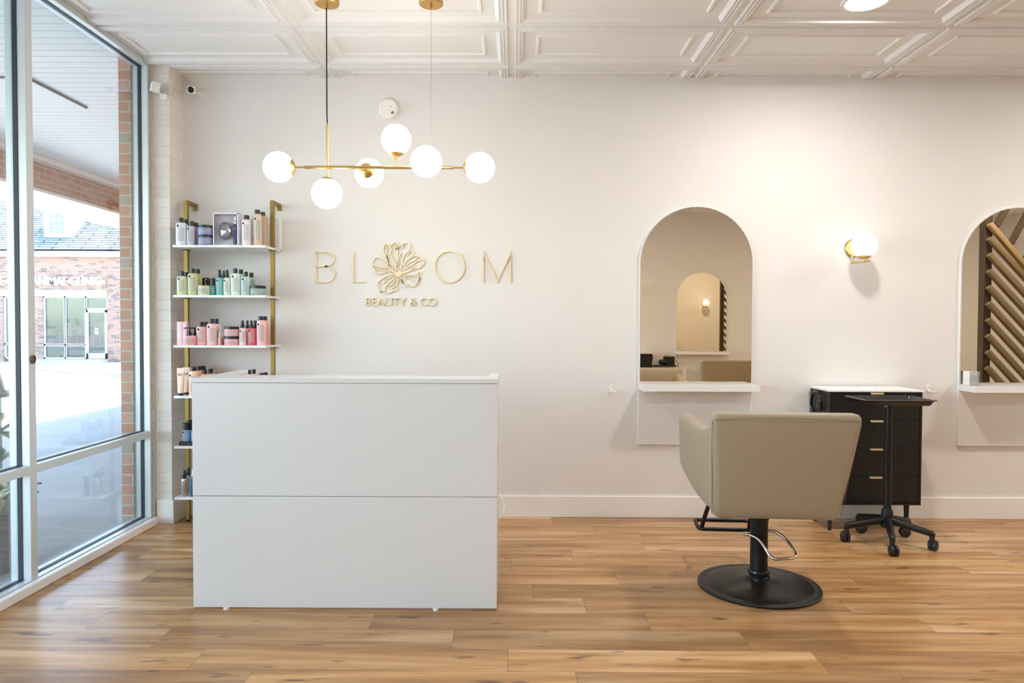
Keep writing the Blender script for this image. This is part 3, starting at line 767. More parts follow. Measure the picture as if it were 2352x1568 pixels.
# ------------------------------------------------------------------ reception desk
yd = 3.250
fl, fr_ = P(441.5, 1000, Y=yd).x, P(1142, 1000, Y=yd).x
zt_ = P(800, 869, Y=yd).z
dk = thing('reception_desk', 'plain white reception desk standing under the chandelier', 'desk', ((fl+fr_)/2, yd, 0))
hw = (fr_-fl)/2; zm = P(800, 1140, Y=yd).z
obj('front_panel', bx(-hw, hw, 0, .022, .010, zm-.0012), M_desk, dk, bevel=.001)
obj('front_panel', bx(-hw, hw, 0, .022, zm+.0012, zt_-.022), M_desk, dk, bevel=.001)
obj('top_ledge', bx(-hw-.003, hw+.003, -.004, .20, zt_-.020, zt_), M_desk, dk, bevel=.001)
obj('side_panel', bx(hw-.019, hw, .023, .39, .010, zt_-.022), M_desk, dk, bevel=.001)
obj('side_ledge', bx(hw-.045, hw+.003, .2005, .39, zt_-.020, zt_), M_desk, dk, bevel=.001)
obj('side_panel', bx(-hw, -hw+.019, .023, .64, .010, zt_-.022), M_desk, dk, bevel=.001)
obj('side_ledge', bx(-hw-.003, -hw+.019, .2005, .64, zt_-.020, zt_), M_desk, dk, bevel=.001)
obj('worktop', bx(-hw+.020, hw-.020, .023, .62, .72, .745), M_desk, dk)
for xx in (-hw+.15, hw-.28): obj('foot', lathe(BM(), [(0, 0), (.014, 0), (.014, .010), (0, .010)], 16), M_trim, dk, loc=(xx, .008, 0))
# white cord hanging behind the desk
cb_ = BM(); tube(cb_, smooth_path([P(1146, 1135, Y=4.84), P(1153, 1143, Y=4.80), P(1158.5, 1160, Y=4.78), P(1156, 1175, Y=4.72), P(1149, 1190, Y=4.70), P(1144, 1196, Z=.004), P(1120, 1198, Z=.004)], 8), .0032, 8)
tag(obj('power_cord', cb_, plain('cord_white', (236, 234, 230), .4), smooth=True), 'white cord looping against the baseboard beside the desk', 'cord')

# ------------------------------------------------------------------ retail shelving
SX0, SX1, SY0, SY1 = -2.175, -1.585, 4.548, 4.845
su = thing('shelving_unit', 'six tier white and gold wall shelf filled with hair products', 'shelf', (SX0, SY0, 0))
def sadd(n, bm, m, **k): bmesh.ops.translate(bm, vec=(-SX0, -SY0, 0), verts=bm.verts); return obj(n, bm, m, su, **k)
m, t, b = new_mat('marble_white'); o_, x_, y_, z_ = coords(t)
t.links.new(ramp(t, noise(t, o_, 5, 6, .7), [(.44, lin((240, 240, 238))), (.5, lin((226, 226, 226))), (.54, lin((240, 240, 238)))]), b.inputs['Base Color']); b.inputs['Roughness'].default_value = .3
M_marble = m
SZ = [P(500, y, Y=SY0).z for y in (562.5, 677.5, 793, 909.5, 1025, 1142.5)]
for z in SZ: sadd('shelf_board', bx(SX0, SX1, SY0, SY1, z-.015, z), M_marble, bevel=.001)
PXL, PXR, PYS = -2.163, -1.594, 4.715
ztop = P(427, 460, Y=PYS).z
def sq(bm, pts, h): 
    for a, b in zip(pts, pts[1:]):
        a, b = Vector(a), Vector(b); box(bm, min(a.x, b.x)-h, max(a.x, b.x)+h, min(a.y, b.y)-h, max(a.y, b.y)+h, min(a.z, b.z)-h, max(a.z, b.z)+h)
    return bm
h_ = .0125
for X_ in (PXL, PXR):
    pb = BM(); zs = [.012]+[v for z in reversed(SZ) for v in (z-.0152, z+.0002)]+[ztop]
    for a, b in zip(zs[::2], zs[1::2]): box(pb, X_-h_, X_+h_, PYS-h_, PYS+h_, a, b)
    box(pb, X_-h_, X_+h_, PYS+h_, D-.001, ztop-.022, ztop)
    box(pb, X_-h_, X_+h_, D-.022, D-.001, ztop-.045, ztop-.022)
    sadd('post', pb, M_gold, bevel=.001)
    sadd('foot', lathe(BM(), [(0, 0), (.014, 0), (.014, .012), (0, .012)], 16, M=T(X_, PYS, 0)), M_blackp)
    fb_ = BM()
    for z in SZ: lathe(fb_, [(.013, z-.019), (.026, z-.019), (.026, z-.0155), (.013, z-.0155)], 20, M=T(X_, PYS, 0))
    sadd('flange', fb_, plain('dark_bronze', (70, 56, 34), .4, .7))

# ---- products.  px coordinates of the photo; Yf / Yb = front and back rows
YF, YK = 4.600, 4.690
LAVW, LAV, LAVD = (226, 224, 232), (196, 190, 208), (140, 148, 190)
INK = (70, 74, 84)
CAPM = plain('cap_black', (30, 33, 38), .38)
def mcol(rgb, rough=.35): return plain('plastic_%d_%d_%d' % rgb, rgb, rough, var=.01)
def xz(px, py, Y): p_ = P(px, py, Y=Y); return p_.x, p_.z
def place(x0, x1, Y, z): a = P(x0, 700, Y=Y).x; b = P(x1, 700, Y=Y).x; return (a+b)/2, (b-a)/2
def hgt(x, y, Y): return P(x, y, Y=Y).z
def lab_patch(hw, hd, z0, z1, a0, a1, m, par, r=1.0, n=10, name='label'):
    b = BM(); A = []; B = []
    for i in range(n+1):
        a_ = R(a0+(a1-a0)*i/n)
        x, y = hw*r*math.cos(a_), hd*r*math.sin(a_)
        A.append(b.verts.new((x, y, z0))); B.append(b.verts.new((x, y, z1)))
    for i in range(n): b.faces.new((A[i], A[i+1], B[i+1], B[i]))
    bmesh.ops.solidify(b, geom=b.faces[:], thickness=-.0004)
    return obj(name, b, m, par, smooth=False)
def disc_front(x, y, z, r, m, par, name='emblem'):
    b = BM(); lathe(b, [(r*.55, 0), (r, 0), (r, .0006), (r*.55, .0006), (r*.55, 0)], 20, M=T(x, y, z)@RX(PI/2)); return obj(name, b, m, par)
def bottle(x0, x1, ytop, cx0, cx1, cytop, rgb, sh, lab, Y=YF, logo=True, label='right', dome=.012, group=None, name='bottle', cap='cap', cat='bottle', round_=.72, capm=None, metal=0):
    """shoulder bottle: body x0..x1 up to ytop, cap cx0..cx1 up to cytop, on shelf sh"""
    z0 = SZ[sh]; x, hw = place(x0, x1, Y, z0); hd = min(hw*round_, .034); hb = hgt(x0, ytop, Y)-z0; hc = hgt(x0, cytop, Y)-z0
    cw = place(cx0, cx1, Y, z0); cr = cw[1]; cxo = cw[0]-x
    r = thing(name, lab, cat, (x, Y, z0+.0003), 0, group)
    k = min(dome, hb*.2)
    pr = [(0, 0), (.93, 0), (1, .003), (1, hb-k)] + [(cr/hw+(1-cr/hw)*math.cos(a)**1.0 if 1 else 0, hb-k+k*math.sin(a)) for a in (PI/8, PI/4, 3*PI/8)] + [(min(.98, cr/hw*.98), hb), (0, hb)]
    b = BM(); lathe(b, [(q*hw, z) for q, z in pr], 36, sy=hd/hw); obj('body', b, plain('metal_%d_%d_%d' % rgb, rgb, .3, .8) if metal else mcol(rgb), r, smooth=True, sharp=35)
    b = BM(); lathe(b, [(0, 0), (cr, 0), (cr, hc-hb-.002), (cr-.002, hc-hb), (0, hc-hb)], 28); obj(cap, b, capm or CAPM, r, smooth=True, sharp=40, loc=(cxo, 0, hb+.0002))
    paper = tuple(min(255, int(v*.35+255*.65)) for v in rgb)
    if label:
        a0, a1 = (-118, -42) if label == 'right' else (-150, -60)
        lab_patch(hw, hd, hb*.18, hb*.80, a0, a1, label_mat('label_%d_%d_%d' % paper, paper, INK), r, 1.006)
    if logo: disc_front(-hw*.35, -hd*.965, hb*.87-k*.3, min(.0075, hw*.3), plain('logo_ink', (96, 112, 124), .4), r)
    return r
def spray(x0, x1, ytop, cx0, cx1, cytop, rgb, sh, lab, Y=YF, name='spray_bottle', **k):
    r = bottle(x0, x1, ytop, cx0, cx1, cytop, rgb, sh, lab, Y, name=name, cap='nozzle', dome=.02, round_=1, **k)
    z0 = SZ[sh]; x, hw = place(x0, x1, Y, z0); hb = hgt(x0, ytop, Y)-z0; hc = hgt(x0, cytop, Y)-z0; cw = place(cx0, cx1, Y, z0)
    nz = [c for c in r.children if c.name.startswith('nozzle')][0]; me = nz.data; cr = cw[1]; hh = hc-hb
    b = BM(); lathe(b, [(0, 0), (cr*1.15, 0), (cr*1.15, hh*.35), (cr*.86, hh*.40), (cr*.78, hh-.002), (cr*.7, hh), (0, hh)], 28); b.to_mesh(me); b.free()
    me.materials.clear(); me.materials.append(k.get('capm') or CAPM)
    me.polygons.foreach_set('use_smooth', [True]*len(me.polygons)); me.set_sharp_from_angle(angle=R(40))
    return r
def jar(x0, x1, ytop, ylid, ybot, rgb, sh, lab, Y=YF, group=None, lid=True, name='jar'):
    z0 = SZ[sh]; x, hw = place(x0, x1, Y, z0); zb_ = hgt(x0, ybot, Y) if ybot else z0
    if not ybot: zb_ = z0
    zl_, zt2 = hgt(x0, ylid, Y)-zb_, hgt(x0, ytop, Y)-zb_
    r = thing(name, lab, 'jar', (x, Y, zb_+.0003), 0, group); hd = min(hw, .042)
    b = BM(); lathe(b, [(0, 0), (hw*.93, 0), (hw*.99, .004), (hw*.99, zl_-.003), (hw*.95, zl_), (0, zl_)], 40, sy=hd/hw); obj('body', b, mcol(rgb), r, smooth=True, sharp=35)
    paper = tuple(min(255, int(v*.35+255*.65)) for v in rgb)
    lab_patch(hw*.99, hd*.99, zl_*.22, zl_*.75, -150, -35, label_mat('label_%d_%d_%d' % paper, paper, INK), r, 1.006)
    if lid: b = BM(); lathe(b, [(0, 0), (hw, 0), (hw, zt2-zl_-.003), (hw-.003, zt2-zl_), (0, zt2-zl_)], 40, sy=hd/hw); obj('lid', b, CAPM, r, smooth=True, sharp=35, loc=(0, 0, zl_+.0002))
    return r
q4 = lambda v: 390+v/6.03
r4 = lambda v: 440+v/6.03
q5 = lambda v: 390+v/6.532
r5 = lambda v: 690+v/6.532
YJ = 4.605
# top shelf
bottle(q4(95), q4(237), r4(430), q4(135), q4(195), r4(362), LAVW, 0, 'white flat bottle with black cap, leftmost on the top shelf')
bottle(q4(165), q4(262), r4(445), q4(203), q4(262), r4(385), LAVW, 0, 'white bottle behind the leftmost bottle of the top shelf', Y=4.652, logo=False)
bottle(q4(243), q4(352), r4(475), q4(283), q4(345), r4(410), LAV, 0, 'lavender bottle between white bottle and stacked jars, top shelf', label='right')
bottle(q4(318), q4(402), r4(490), q4(350), q4(400), r4(432), (176, 168, 192), 0, 'lavender bottle half hidden beside the stacked lilac jars, top shelf', Y=YK, logo=False)
jar(q4(405), q4(602), r4(605), r4(640), None, LAVD, 0, 'lower of two stacked lilac jars with black lids, top shelf', Y=YJ)
jar(q4(405), q4(602), r4(470), r4(505), r4(604), LAVD, 0, 'upper of two stacked lilac jars with black lids, top shelf', Y=YJ)
gb = thing('gift_box', 'lilac gift box with silver disc and navy spray bottle, top shelf', 'box', (place(q4(605), q4(950), 4.58, 0)[0], 4.58, SZ[0]+.0003))
gw = place(q4(605), q4(950), 4.575, 0)[1]; gh = hgt(540, r4(295), 4.575)-SZ[0]
gbm = BM(); box(gbm, -gw, gw, .052, .058, 0, gh); box(gbm, -gw, -gw+.003, 0, .052, 0, gh); box(gbm, gw-.003, gw, 0, .052, 0, gh); box(gbm, -gw, gw, 0, .058, 0, .003); box(gbm, -gw, gw, 0, .058, gh-.003, gh)
for q_ in ((-gw, -gw+.005, 0, gh), (gw-.005, gw, 0, gh), (-gw, gw, 0, .005), (-gw, gw, gh-.006, gh)): box(gbm, q_[0], q_[1], -.001, .002, q_[2], q_[3])
obj('carton', gbm, plain('lilac_card', (240, 238, 246), .3, var=.1, scale=20), gb)
obj('window_film', bx(-gw+.005, gw-.005, .002, .0026, .005, gh-.006), glass_mat('film', (.97, .97, .98, 1), .12), gb)
b = BM(); lathe(b, [(0, 0), (.032, 0), (.040, .006), (.042, .014), (.038, .020), (.0, .026)], 36, M=T(-gw*.18, .04, gh*.47)@RX(PI/2), sy=1.35)
obj('silver_brush', b, plain('silver_shell', (206, 206, 212), .12, .95, var=.15, scale=50), gb, smooth=True, sharp=50)
b = BM(); lathe(b, [(0, .004), (.0145, .004), (.0145, gh*.68), (.0, gh*.68)], 24, M=T(gw*.68, .026, 0)); nb = obj('navy_bottle', b, plain('navy_plastic', (64, 80, 128), .3), gb, smooth=True, sharp=40)
b = BM(); lathe(b, [(0, gh*.68), (.012, gh*.68), (.012, gh*.76), (.008, gh*.78), (.008, gh*.9), (0, gh*.9)], 20, M=T(gw*.68, .026, 0)); obj('silver_nozzle', b, M_chrome, nb, smooth=True, sharp=40)
tx = text_obj('lettering', 'REF', .01, .0004, plain('print_white', (232, 234, 240), .4), nb, width=.020); tx.location = (gw*.68-.010, .0105, gh*.50)
bottle(q4(1008), q4(1130), r4(388), q4(1032), q4(1105), r4(330), (232, 222, 230), 0, 'pale pink aerosol can with black cap beside the gift box', name='aerosol_can', cat='can', dome=.018, round_=1)
bottle(q4(1170), q4(1282), r4(310), q4(1182), q4(1255), r4(255), (208, 190, 168), 0, 'tall beige aerosol can, front one of two on top shelf', name='aerosol_can', cat='can', dome=.022, round_=1)
bottle(q4(1255), q4(1356), r4(338), q4(1262), q4(1326), r4(285), (190, 158, 120), 0, 'brown beige aerosol can behind its taller twin, top shelf', name='aerosol_can', cat='can', Y=4.665, dome=.022, round_=1, logo=False)
bx0, bx1 = P(q4(1112), 500, Y=4.77).x, P(q4(1520), 500, Y=4.77).x
fbm = thing('boxed_kit', 'large white box with thin navy frame at right end of top shelf', 'box', ((bx0+bx1)/2, 4.77, SZ[0]+.0003))
hwk = (bx1-bx0)/2; hk = hgt(600, r4(350), 4.77)-SZ[0]
obj('carton', bx(-hwk, hwk-.0, 0, .05, 0, hk), plain('white_card', (234, 234, 238), .4), fbm, bevel=.001)
b = BM()
for q_ in ((-hwk+.012, hwk-.014, hk-.016, hk-.0145), (-hwk+.012, hwk-.014, .012, .0135), (-hwk+.012, -hwk+.0135, .012, hk-.0145), (hwk-.0155, hwk-.014, .012, hk-.0145), (-hwk+.02, -hwk+.032, .055, .075)):
    box(b, q_[0], q_[1], -.0006, -.0001, q_[2], q_[3])
obj('print', b, plain('navy_ink', (60, 70, 110), .5), fbm)
# second shelf
GR1, GR2, MINT, TEAL, PALE = (208, 208, 174), (200, 198, 148), (182, 206, 196), (112, 196, 186), (218, 228, 220)
bottle(q4(103), q4(245), r4(1168), q4(145), q4(203), r4(1105), GR1, 1, 'short pale green bottle, leftmost on the second shelf')
bottle(q4(150), q4(262), r4(1175), q4(205), q4(258), r4(1115), GR2, 1, 'green bottle behind the leftmost one, second shelf', Y=4.652, logo=False)
bottle(q4(252), q4(395), r4(1128), q4(292), q4(350), r4(1065), GR2, 1, 'tall yellow green bottle, front one, second shelf')
bottle(q4(330), q4(457), r4(1135), q4(358), q4(417), r4(1075), (192, 190, 128), 1, 'tall yellow green bottle, back one behind its twin, second shelf', Y=YK, logo=False)
jar(q4(398), q4(560), r4(1290), r4(1303), None, GR1, 1, 'small yellow green jar in front of the black packet, second shelf', lid=False, Y=4.59)
pk = thing('black_packet', 'black packet with white mark behind the green jar', 'packet', (P(q4(505), 640, Y=4.70).x, 4.70, SZ[1]+.0003))
hp = hgt(470, r4(1190), 4.70)-SZ[1]
obj('pouch', prism(BM(), [(-.028, 0), (.026, 0), (.027, hp*.94), (.006, hp), (-.024, hp*.97)], -.012, .012, 'y'), M_blackp, pk, bevel=.004)
b = BM()
for q_ in ((-.004, .000, hp*.6, hp*.92), (-.004, .010, hp*.88, hp*.92), (-.004, .010, hp*.6, hp*.64)): box(b, q_[0], q_[1], -.0135, -.0121, q_[2], q_[3])
obj('mark', b, plain('print_white', (232, 234, 240)), pk)
bottle(q4(562), q4(634), r4(1302), q4(566), q4(630), r4(1200), (60, 150, 150), 1, 'small teal bottle with oversized black cap, second shelf', round_=1, logo=False)
spray(q4(647), q4(740), r4(1190), q4(668), q4(718), r4(1085), TEAL, 1, 'turquoise spray bottle with black nozzle, second shelf')
spray(q4(708), q4(792), r4(1195), q4(732), q4(770), r4(1095), TEAL, 1, 'turquoise spray bottle behind the other two sprays, second shelf', Y=YK, logo=False)
spray(q4(748), q4(840), r4(1190), q4(775), q4(818), r4(1085), PALE, 1, 'pale mint spray bottle right of the turquoise one')
bottle(q4(847), q4(980), r4(1130), q4(880), q4(938), r4(1065), PALE, 1, 'tall pale mint bottle, front one, middle of the second shelf')
bottle(q4(925), q4(1032), r4(1140), q4(958), q4(1015), r4(1078), MINT, 1, 'tall mint bottle behind its front twin, second shelf', Y=YK, logo=False)
bottle(q4(987), q4(1118), r4(1175), q4(1028), q4(1083), r4(1110), MINT, 1, 'mid height mint bottle left of mint jar, front one, second shelf')
bottle(q4(1085), q4(1198), r4(1185), q4(1105), q4(1160), r4(1122), (160, 186, 174), 1, 'darker mint bottle standing behind the mint jar', Y=YK, logo=False)
jar(q4(1120), q4(1328), r4(1303), r4(1342), None, (140, 170, 166), 1, 'wide mint jar with black lid, right end of the second shelf', Y=YJ)
# third shelf
PK, PK2, PKW, HOT = (236, 176, 178), (240, 196, 192), (240, 216, 210), (220, 96, 110)
for a_, b_, l_, c_ in ((102, 176, 'slim pale pink carton, left one of the pair, third shelf', (240, 204, 208)), (182, 250, 'slim pink carton, right one of the pair, third shelf', (236, 190, 198))):
    x, hw_ = place(q5(a_), q5(b_), 4.60, 0); tb = thing('carton', l_, 'box', (x, 4.60, SZ[2]+.0003)); hh = hgt(410, r5(317), 4.60)-SZ[2]
    obj('box', bx(-hw_, hw_, 0, .03, 0, hh), mcol(c_), tb, bevel=.0008)
    obj('label', bx(-hw_*.4, hw_*.4, -.0006, -.0001, hh*.3, hh*.9), label_mat('label_carton', (246, 224, 226), (150, 100, 110)), tb)
def pump_jar(x0, x1, ytop, px0, px1, pytop, rgb, lab, Y):
    r = jar(x0, x1, ytop-2, ytop, None, rgb, 2, lab, Y=Y, lid=False, name='pump_jar')
    z0 = SZ[2]; x, hw = place(x0, x1, Y, z0); hb = hgt(x0, ytop, Y)-z0; hp_ = hgt(x0, pytop, Y)-z0; cx0 = place(px0, px1, Y, z0)[0]-x
    b = BM(); lathe(b, [(0, hb), (.013, hb), (.013, hb+.022), (.006, hb+.024), (.006, hp_-.006), (.010, hp_-.005), (.010, hp_), (0, hp_)], 24, M=T(cx0, 0, 0))
    tube(b, [(cx0, 0, hp_-.003), (cx0-.028, -.004, hp_-.004), (cx0-.034, -.005, hp_-.008)], .0035, 8)
    obj('pump', b, CAPM, r, smooth=True, sharp=40); return r
pump_jar(q5(197), q5(393), r5(527), q5(262), q5(325), r5(402), PK, 'pink pump jar in front, left part of the third shelf', 4.590)
pump_jar(q5(290), q5(420), r5(532), q5(350), q5(400), r5(405), PK, 'second pink pump jar, half hidden behind the first', 4.69)
bottle(q5(400), q5(547), r5(388), q5(440), q5(505), r5(320), PK, 2, 'pink bottle beside the pump jars, third shelf')
bottle(q5(470), q5(575), r5(390), q5(510), q5(567), r5(320), PK, 2, 'pink bottle hidden behind the shorter pink one', Y=YK, logo=False)
bottle(q5(553), q5(702), r5(345), q5(597), q5(660), r5(275), PK2, 2, 'tall light pink bottle left of the tiny serum bottles')
bottle(q5(640), q5(770), r5(348), q5(667), q5(728), r5(275), PKW, 2, 'tall light pink bottle behind its twin, third shelf', Y=YK, logo=False)
spray(q5(722), q5(770), r5(545), q5(740), q5(766), r5(475), (226, 180, 172), 2, 'tiny serum bottle with silver pump, front one, third shelf', logo=False, label=None, capm=M_chrome, name='serum_bottle')
spray(q5(772), q5(816), r5(560), q5(780), q5(806), r5(475), (214, 150, 140), 2, 'tiny serum bottle behind, touching the pink jar stack', Y=4.65, logo=False, label=None, capm=M_chrome, name='serum_bottle')
jar(q5(820), q5(1032), r5(535), r5(576), None, PK, 2, 'lower of the two stacked pink jars on third shelf', Y=YJ)
jar(q5(820), q5(1032), r5(390), r5(430), r5(534), PK, 2, 'upper of the two stacked pink jars on third shelf', Y=YJ)
spray(q5(1042), q5(1145), r5(410), q5(1063), q5(1115), r5(300), PKW, 2, 'pale blush spray bottle right of the pink jars')
spray(q5(1100), q5(1190), r5(415), q5(1140), q5(1185), r5(300), PKW, 2, 'blush spray bottle mostly hidden between the front two sprays', Y=YK, logo=False)
spray(q5(1173), q5(1292), r5(410), q5(1197), q5(1248), r5(300), HOT, 2, 'bright coral pink bottle, front one, third shelf')
spray(q5(1215), q5(1318), r5(415), q5(1252), q5(1310), r5(300), HOT, 2, 'bright coral pink bottle behind its front twin', Y=YK, logo=False)
bottle(q5(1306), q5(1440), r5(295), q5(1327), q5(1400), r5(237), PK2, 2, 'largest pink can, front one at right end of third shelf', name='aerosol_can', cat='can', dome=.02, round_=1)
bottle(q5(1370), q5(1487), r5(298), q5(1390), q5(1457), r5(238), (232, 172, 160), 2, 'large pink can behind the front one, right end of third shelf', Y=YK, name='aerosol_can', cat='can', dome=.02, logo=False, round_=1)
# fourth shelf
def squeeze(x0, x1, ytop, ycap, lab, Y):
    z0 = SZ[3]; x, hw = place(x0, x1, Y, z0); zt2 = hgt(x0, ytop, Y)-z0; zc = hgt(x0, ycap, Y)-z0
    r = thing('squeeze_tube', lab, 'tube', (x, Y, z0+.0003))
    secs = [[(q[0], q[1], zc+(zt2-zc)*s) for q in rrect(0, 0, hw*w, d, d*.98, 6)] for s, w, d in ((0, .74, .017), (.3, .82, .014), (.65, .91, .009), (.92, .99, .003), (1, 1, .0015))]
    obj('body', loft(BM(), secs), mcol((240, 214, 190)), r, smooth=True, sharp=50)
    b = BM(); lathe(b, [(0, 0), (hw*.66, 0), (hw*.7, zc-.001), (0, zc-.001)], 24, sy=.017/(hw*.7)); obj('cap', b, CAPM, r, smooth=True, sharp=40)
    tx = text_obj('lettering', 'REF', .01, .0004, plain('print_grey', (96, 96, 100), .5), r, width=hw*1.1); tx.location = (-hw*.55, -.0095, zc+(zt2-zc)*.70); tx.rotation_euler = (R(-4), 0, 0)
    return r
squeeze(q5(98), q5(215), r5(1012), r5(1386), 'cream REF squeeze tube, leftmost on the fourth shelf', 4.59)
squeeze(q5(187), q5(305), r5(1003), r5(1375), 'cream REF squeeze tube behind the leftmost, fourth shelf', 4.66)
OR = (246, 184, 150)
bottle(q5(284), q5(415), r5(1055), q5(308), q5(390), r5(997), (248, 206, 184), 3, 'peach can with black cap at the desk corner, fourth shelf', Y=4.58, name='aerosol_can', cat='can', dome=.022, round_=1)
bottle(q5(370), q5(488), r5(1046), q5(390), q5(470), r5(988), OR, 3, 'orange can directly behind the peach can, fourth shelf', Y=4.67, name='aerosol_can', cat='can', dome=.022, logo=False, round_=1)
bottle(q5(430), q5(545), r5(1038), q5(450), q5(530), r5(980), OR, 3, 'orange can farthest back of three, fourth shelf', Y=4.765, name='aerosol_can', cat='can', dome=.022, logo=False, round_=1)
for i, (a_, b_, c_, yy, l_) in enumerate(((487, 548, 1037, YF, 'black bottle cap above the desk edge just right of the orange cans'), (577, 640, 1025, YK, 'tallest lone black bottle cap showing above the desk, left part'),
        (680, 743, 1087, YF, 'black cap barely above the desk, left of the side ledge tip'), (765, 828, 1077, YK, 'black cap barely above the desk, touching the slanting side ledge'),
        (1150, 1213, 1040, YF, 'black cap above the desk, left one of the taller right pair'), (1225, 1283, 1032, YK, 'black cap above the desk, right one of the taller right pair'),
        (1340, 1400, 1087, YF, 'low black cap above the desk nearest gold post, front one'), (1398, 1460, 1077, YK, 'low black cap above the desk nearest gold post, back one'))):
    bottle(q5(a_-42), q5(b_+42), r5(c_+64), q5(a_), q5(b_), r5(c_), OR if i < 4 else (244, 206, 200), 3, l_, Y=yy, logo=False, label=None)
# fifth shelf (crop 3.73x, origin 380,820)
q6 = lambda v: 380+v/3.733
r6 = lambda v: 820+v/3.733
trz = SZ[4]
tb = obj('display_tray', bx(-.0, .24, 0, .10, 0, .026), M_blackp, None, bevel=.002); tb.location = (P(q6(113), 1000, Y=4.575).x, 4.575, trz+.0003)
tag(tb, 'black display block under the blue bottles, fifth shelf', 'tray')
def on_tray(*a, **k):
    global SZ
    s = SZ[:]; SZ[4] = trz+.0265; r = bottle(*a, **k); SZ[:] = s; return r
BLU = (128, 158, 200)
on_tray(q6(139), q6(209), r6(622), q6(142), q6(209), r6(560), BLU, 4, 'light blue bottle with wide black cap, fifth shelf, leftmost', Y=4.60, round_=1, logo=True)
on_tray(q6(213), q6(283), r6(622), q6(216), q6(282), r6(555), BLU, 4, 'second light blue bottle, mostly behind the desk edge, fifth shelf', Y=4.60, round_=1, logo=False)
on_tray(q6(178), q6(236), r6(605), q6(180), q6(230), r6(540), BLU, 4, 'blue bottle behind, its black cap rising between the front two', Y=4.65, round_=1, logo=False)
# lowest shelf
SIL = (176, 170, 160)
spray(q6(127), q6(180), r6(1036), q6(133), q6(170), r6(968), SIL, 5, 'silver pump bottle, front left on the lowest shelf', Y=4.595, logo=False, label=None, metal=1, name='pump_bottle')
spray(q6(165), q6(207), r6(1012), q6(168), q6(203), r6(950), SIL, 5, 'silver pump bottle behind the front one, lowest shelf', Y=4.655, logo=False, label=None, metal=1, name='pump_bottle')
spray(q6(204), q6(246), r6(1020), q6(215), q6(238), r6(968), (20, 92, 130), 5, 'deep blue spray bottle beside the desk edge, lowest shelf', Y=4.585, logo=False, label=None, capm=plain('cap_white', (226, 230, 234), .4))
kc = P(q6(145), r6(1085), Y=4.57)

# ------------------------------------------------------------------ black drawer cabinet
def cabinet(x0, x1, yf, yb, rot, lab, handle=True):
    w = x1-x0; d = yb-yf
    r = thing('drawer_cabinet', lab, 'cabinet', (x0, yf, 0) if rot == 0 else (x1, yf, 0), rot)
    Mb = plain('cabinet_black', (24, 23, 23), .45, var=.1, bmp=.05); Mg = groove_mat('cabinet_beadboard', (24, 23, 23), 'x', .0385, .07, .004, rough=.4, dark=1.6)
    zb_, zt2 = .169, .893
    obj('carcass', bx(0, w, .018, d, zb_, zt2), Mb, r, bevel=.002)
    obj('frame', (lambda b: (box(b, 0, .012, 0, .018, zb_, zt2), box(b, w-.012, w, 0, .018, zb_, zt2), box(b, .012, w-.012, 0, .018, zb_, zb_+.012), b)[3])(BM()), Mb, r)
    obj('worktop', bx(-.006, w+.004, -.006, d, zt2+.0003, .905), M_marble, r, bevel=.001)
    zs = [zt2-.003, .714, .534, .354, zb_+.014]
    for a, b in zip(zs, zs[1:]):
        dr = obj('drawer', bx(.014, w-.014, .002, .0179, b+.003, a), Mg, r, bevel=.001)
        hb = BM(); hx = w*.505
        box(hb, hx-.040, hx+.040, -.014, .002, a-.004, a-.001); box(hb, hx-.040, hx+.040, -.014, -.011, a-.012, a-.001)
        obj('handle', hb, plain('handle_brass', (240, 222, 180), .4, .3), dr, bevel=.0008)
    for xx, yy in ((.025, .03), (w-.075, .03), (.025, d-.04), (w-.075, d-.04)):
        b = BM(); lathe(b, [(0, 0), (.011, 0), (.017, zb_), (0, zb_)], 20); obj('leg', b, Mb, r, smooth=True, sharp=40, loc=(xx, yy, 0))
    b = BM(); tube(b, smooth_path([(-.012, .10, .76), (-.02, .09, .83), (-.022, .14, .88), (-.022, .20, .865), (-.02, .23, .80), (-.012, .22, .74)], 6), .009, 12)
    lathe(b, [(0, 0), (.03, 0), (.034, .012), (.02, .014), (0, .014)], 24, M=T(-.0005, .15, .80)@RY(-PI/2))
    obj('tool_holder', b, plain('gloss_black', (20, 22, 26), .2), r, smooth=True, sharp=40)
    return r
cabinet(2.010, 2.602, 4.545, 4.84, 0, 'black ribbed drawer cabinet with white top between the stations')
cabinet(1.45, 2.04, -.88, -.585, PI, 'black ribbed drawer cabinet by the facing wall, seen in the mirror')

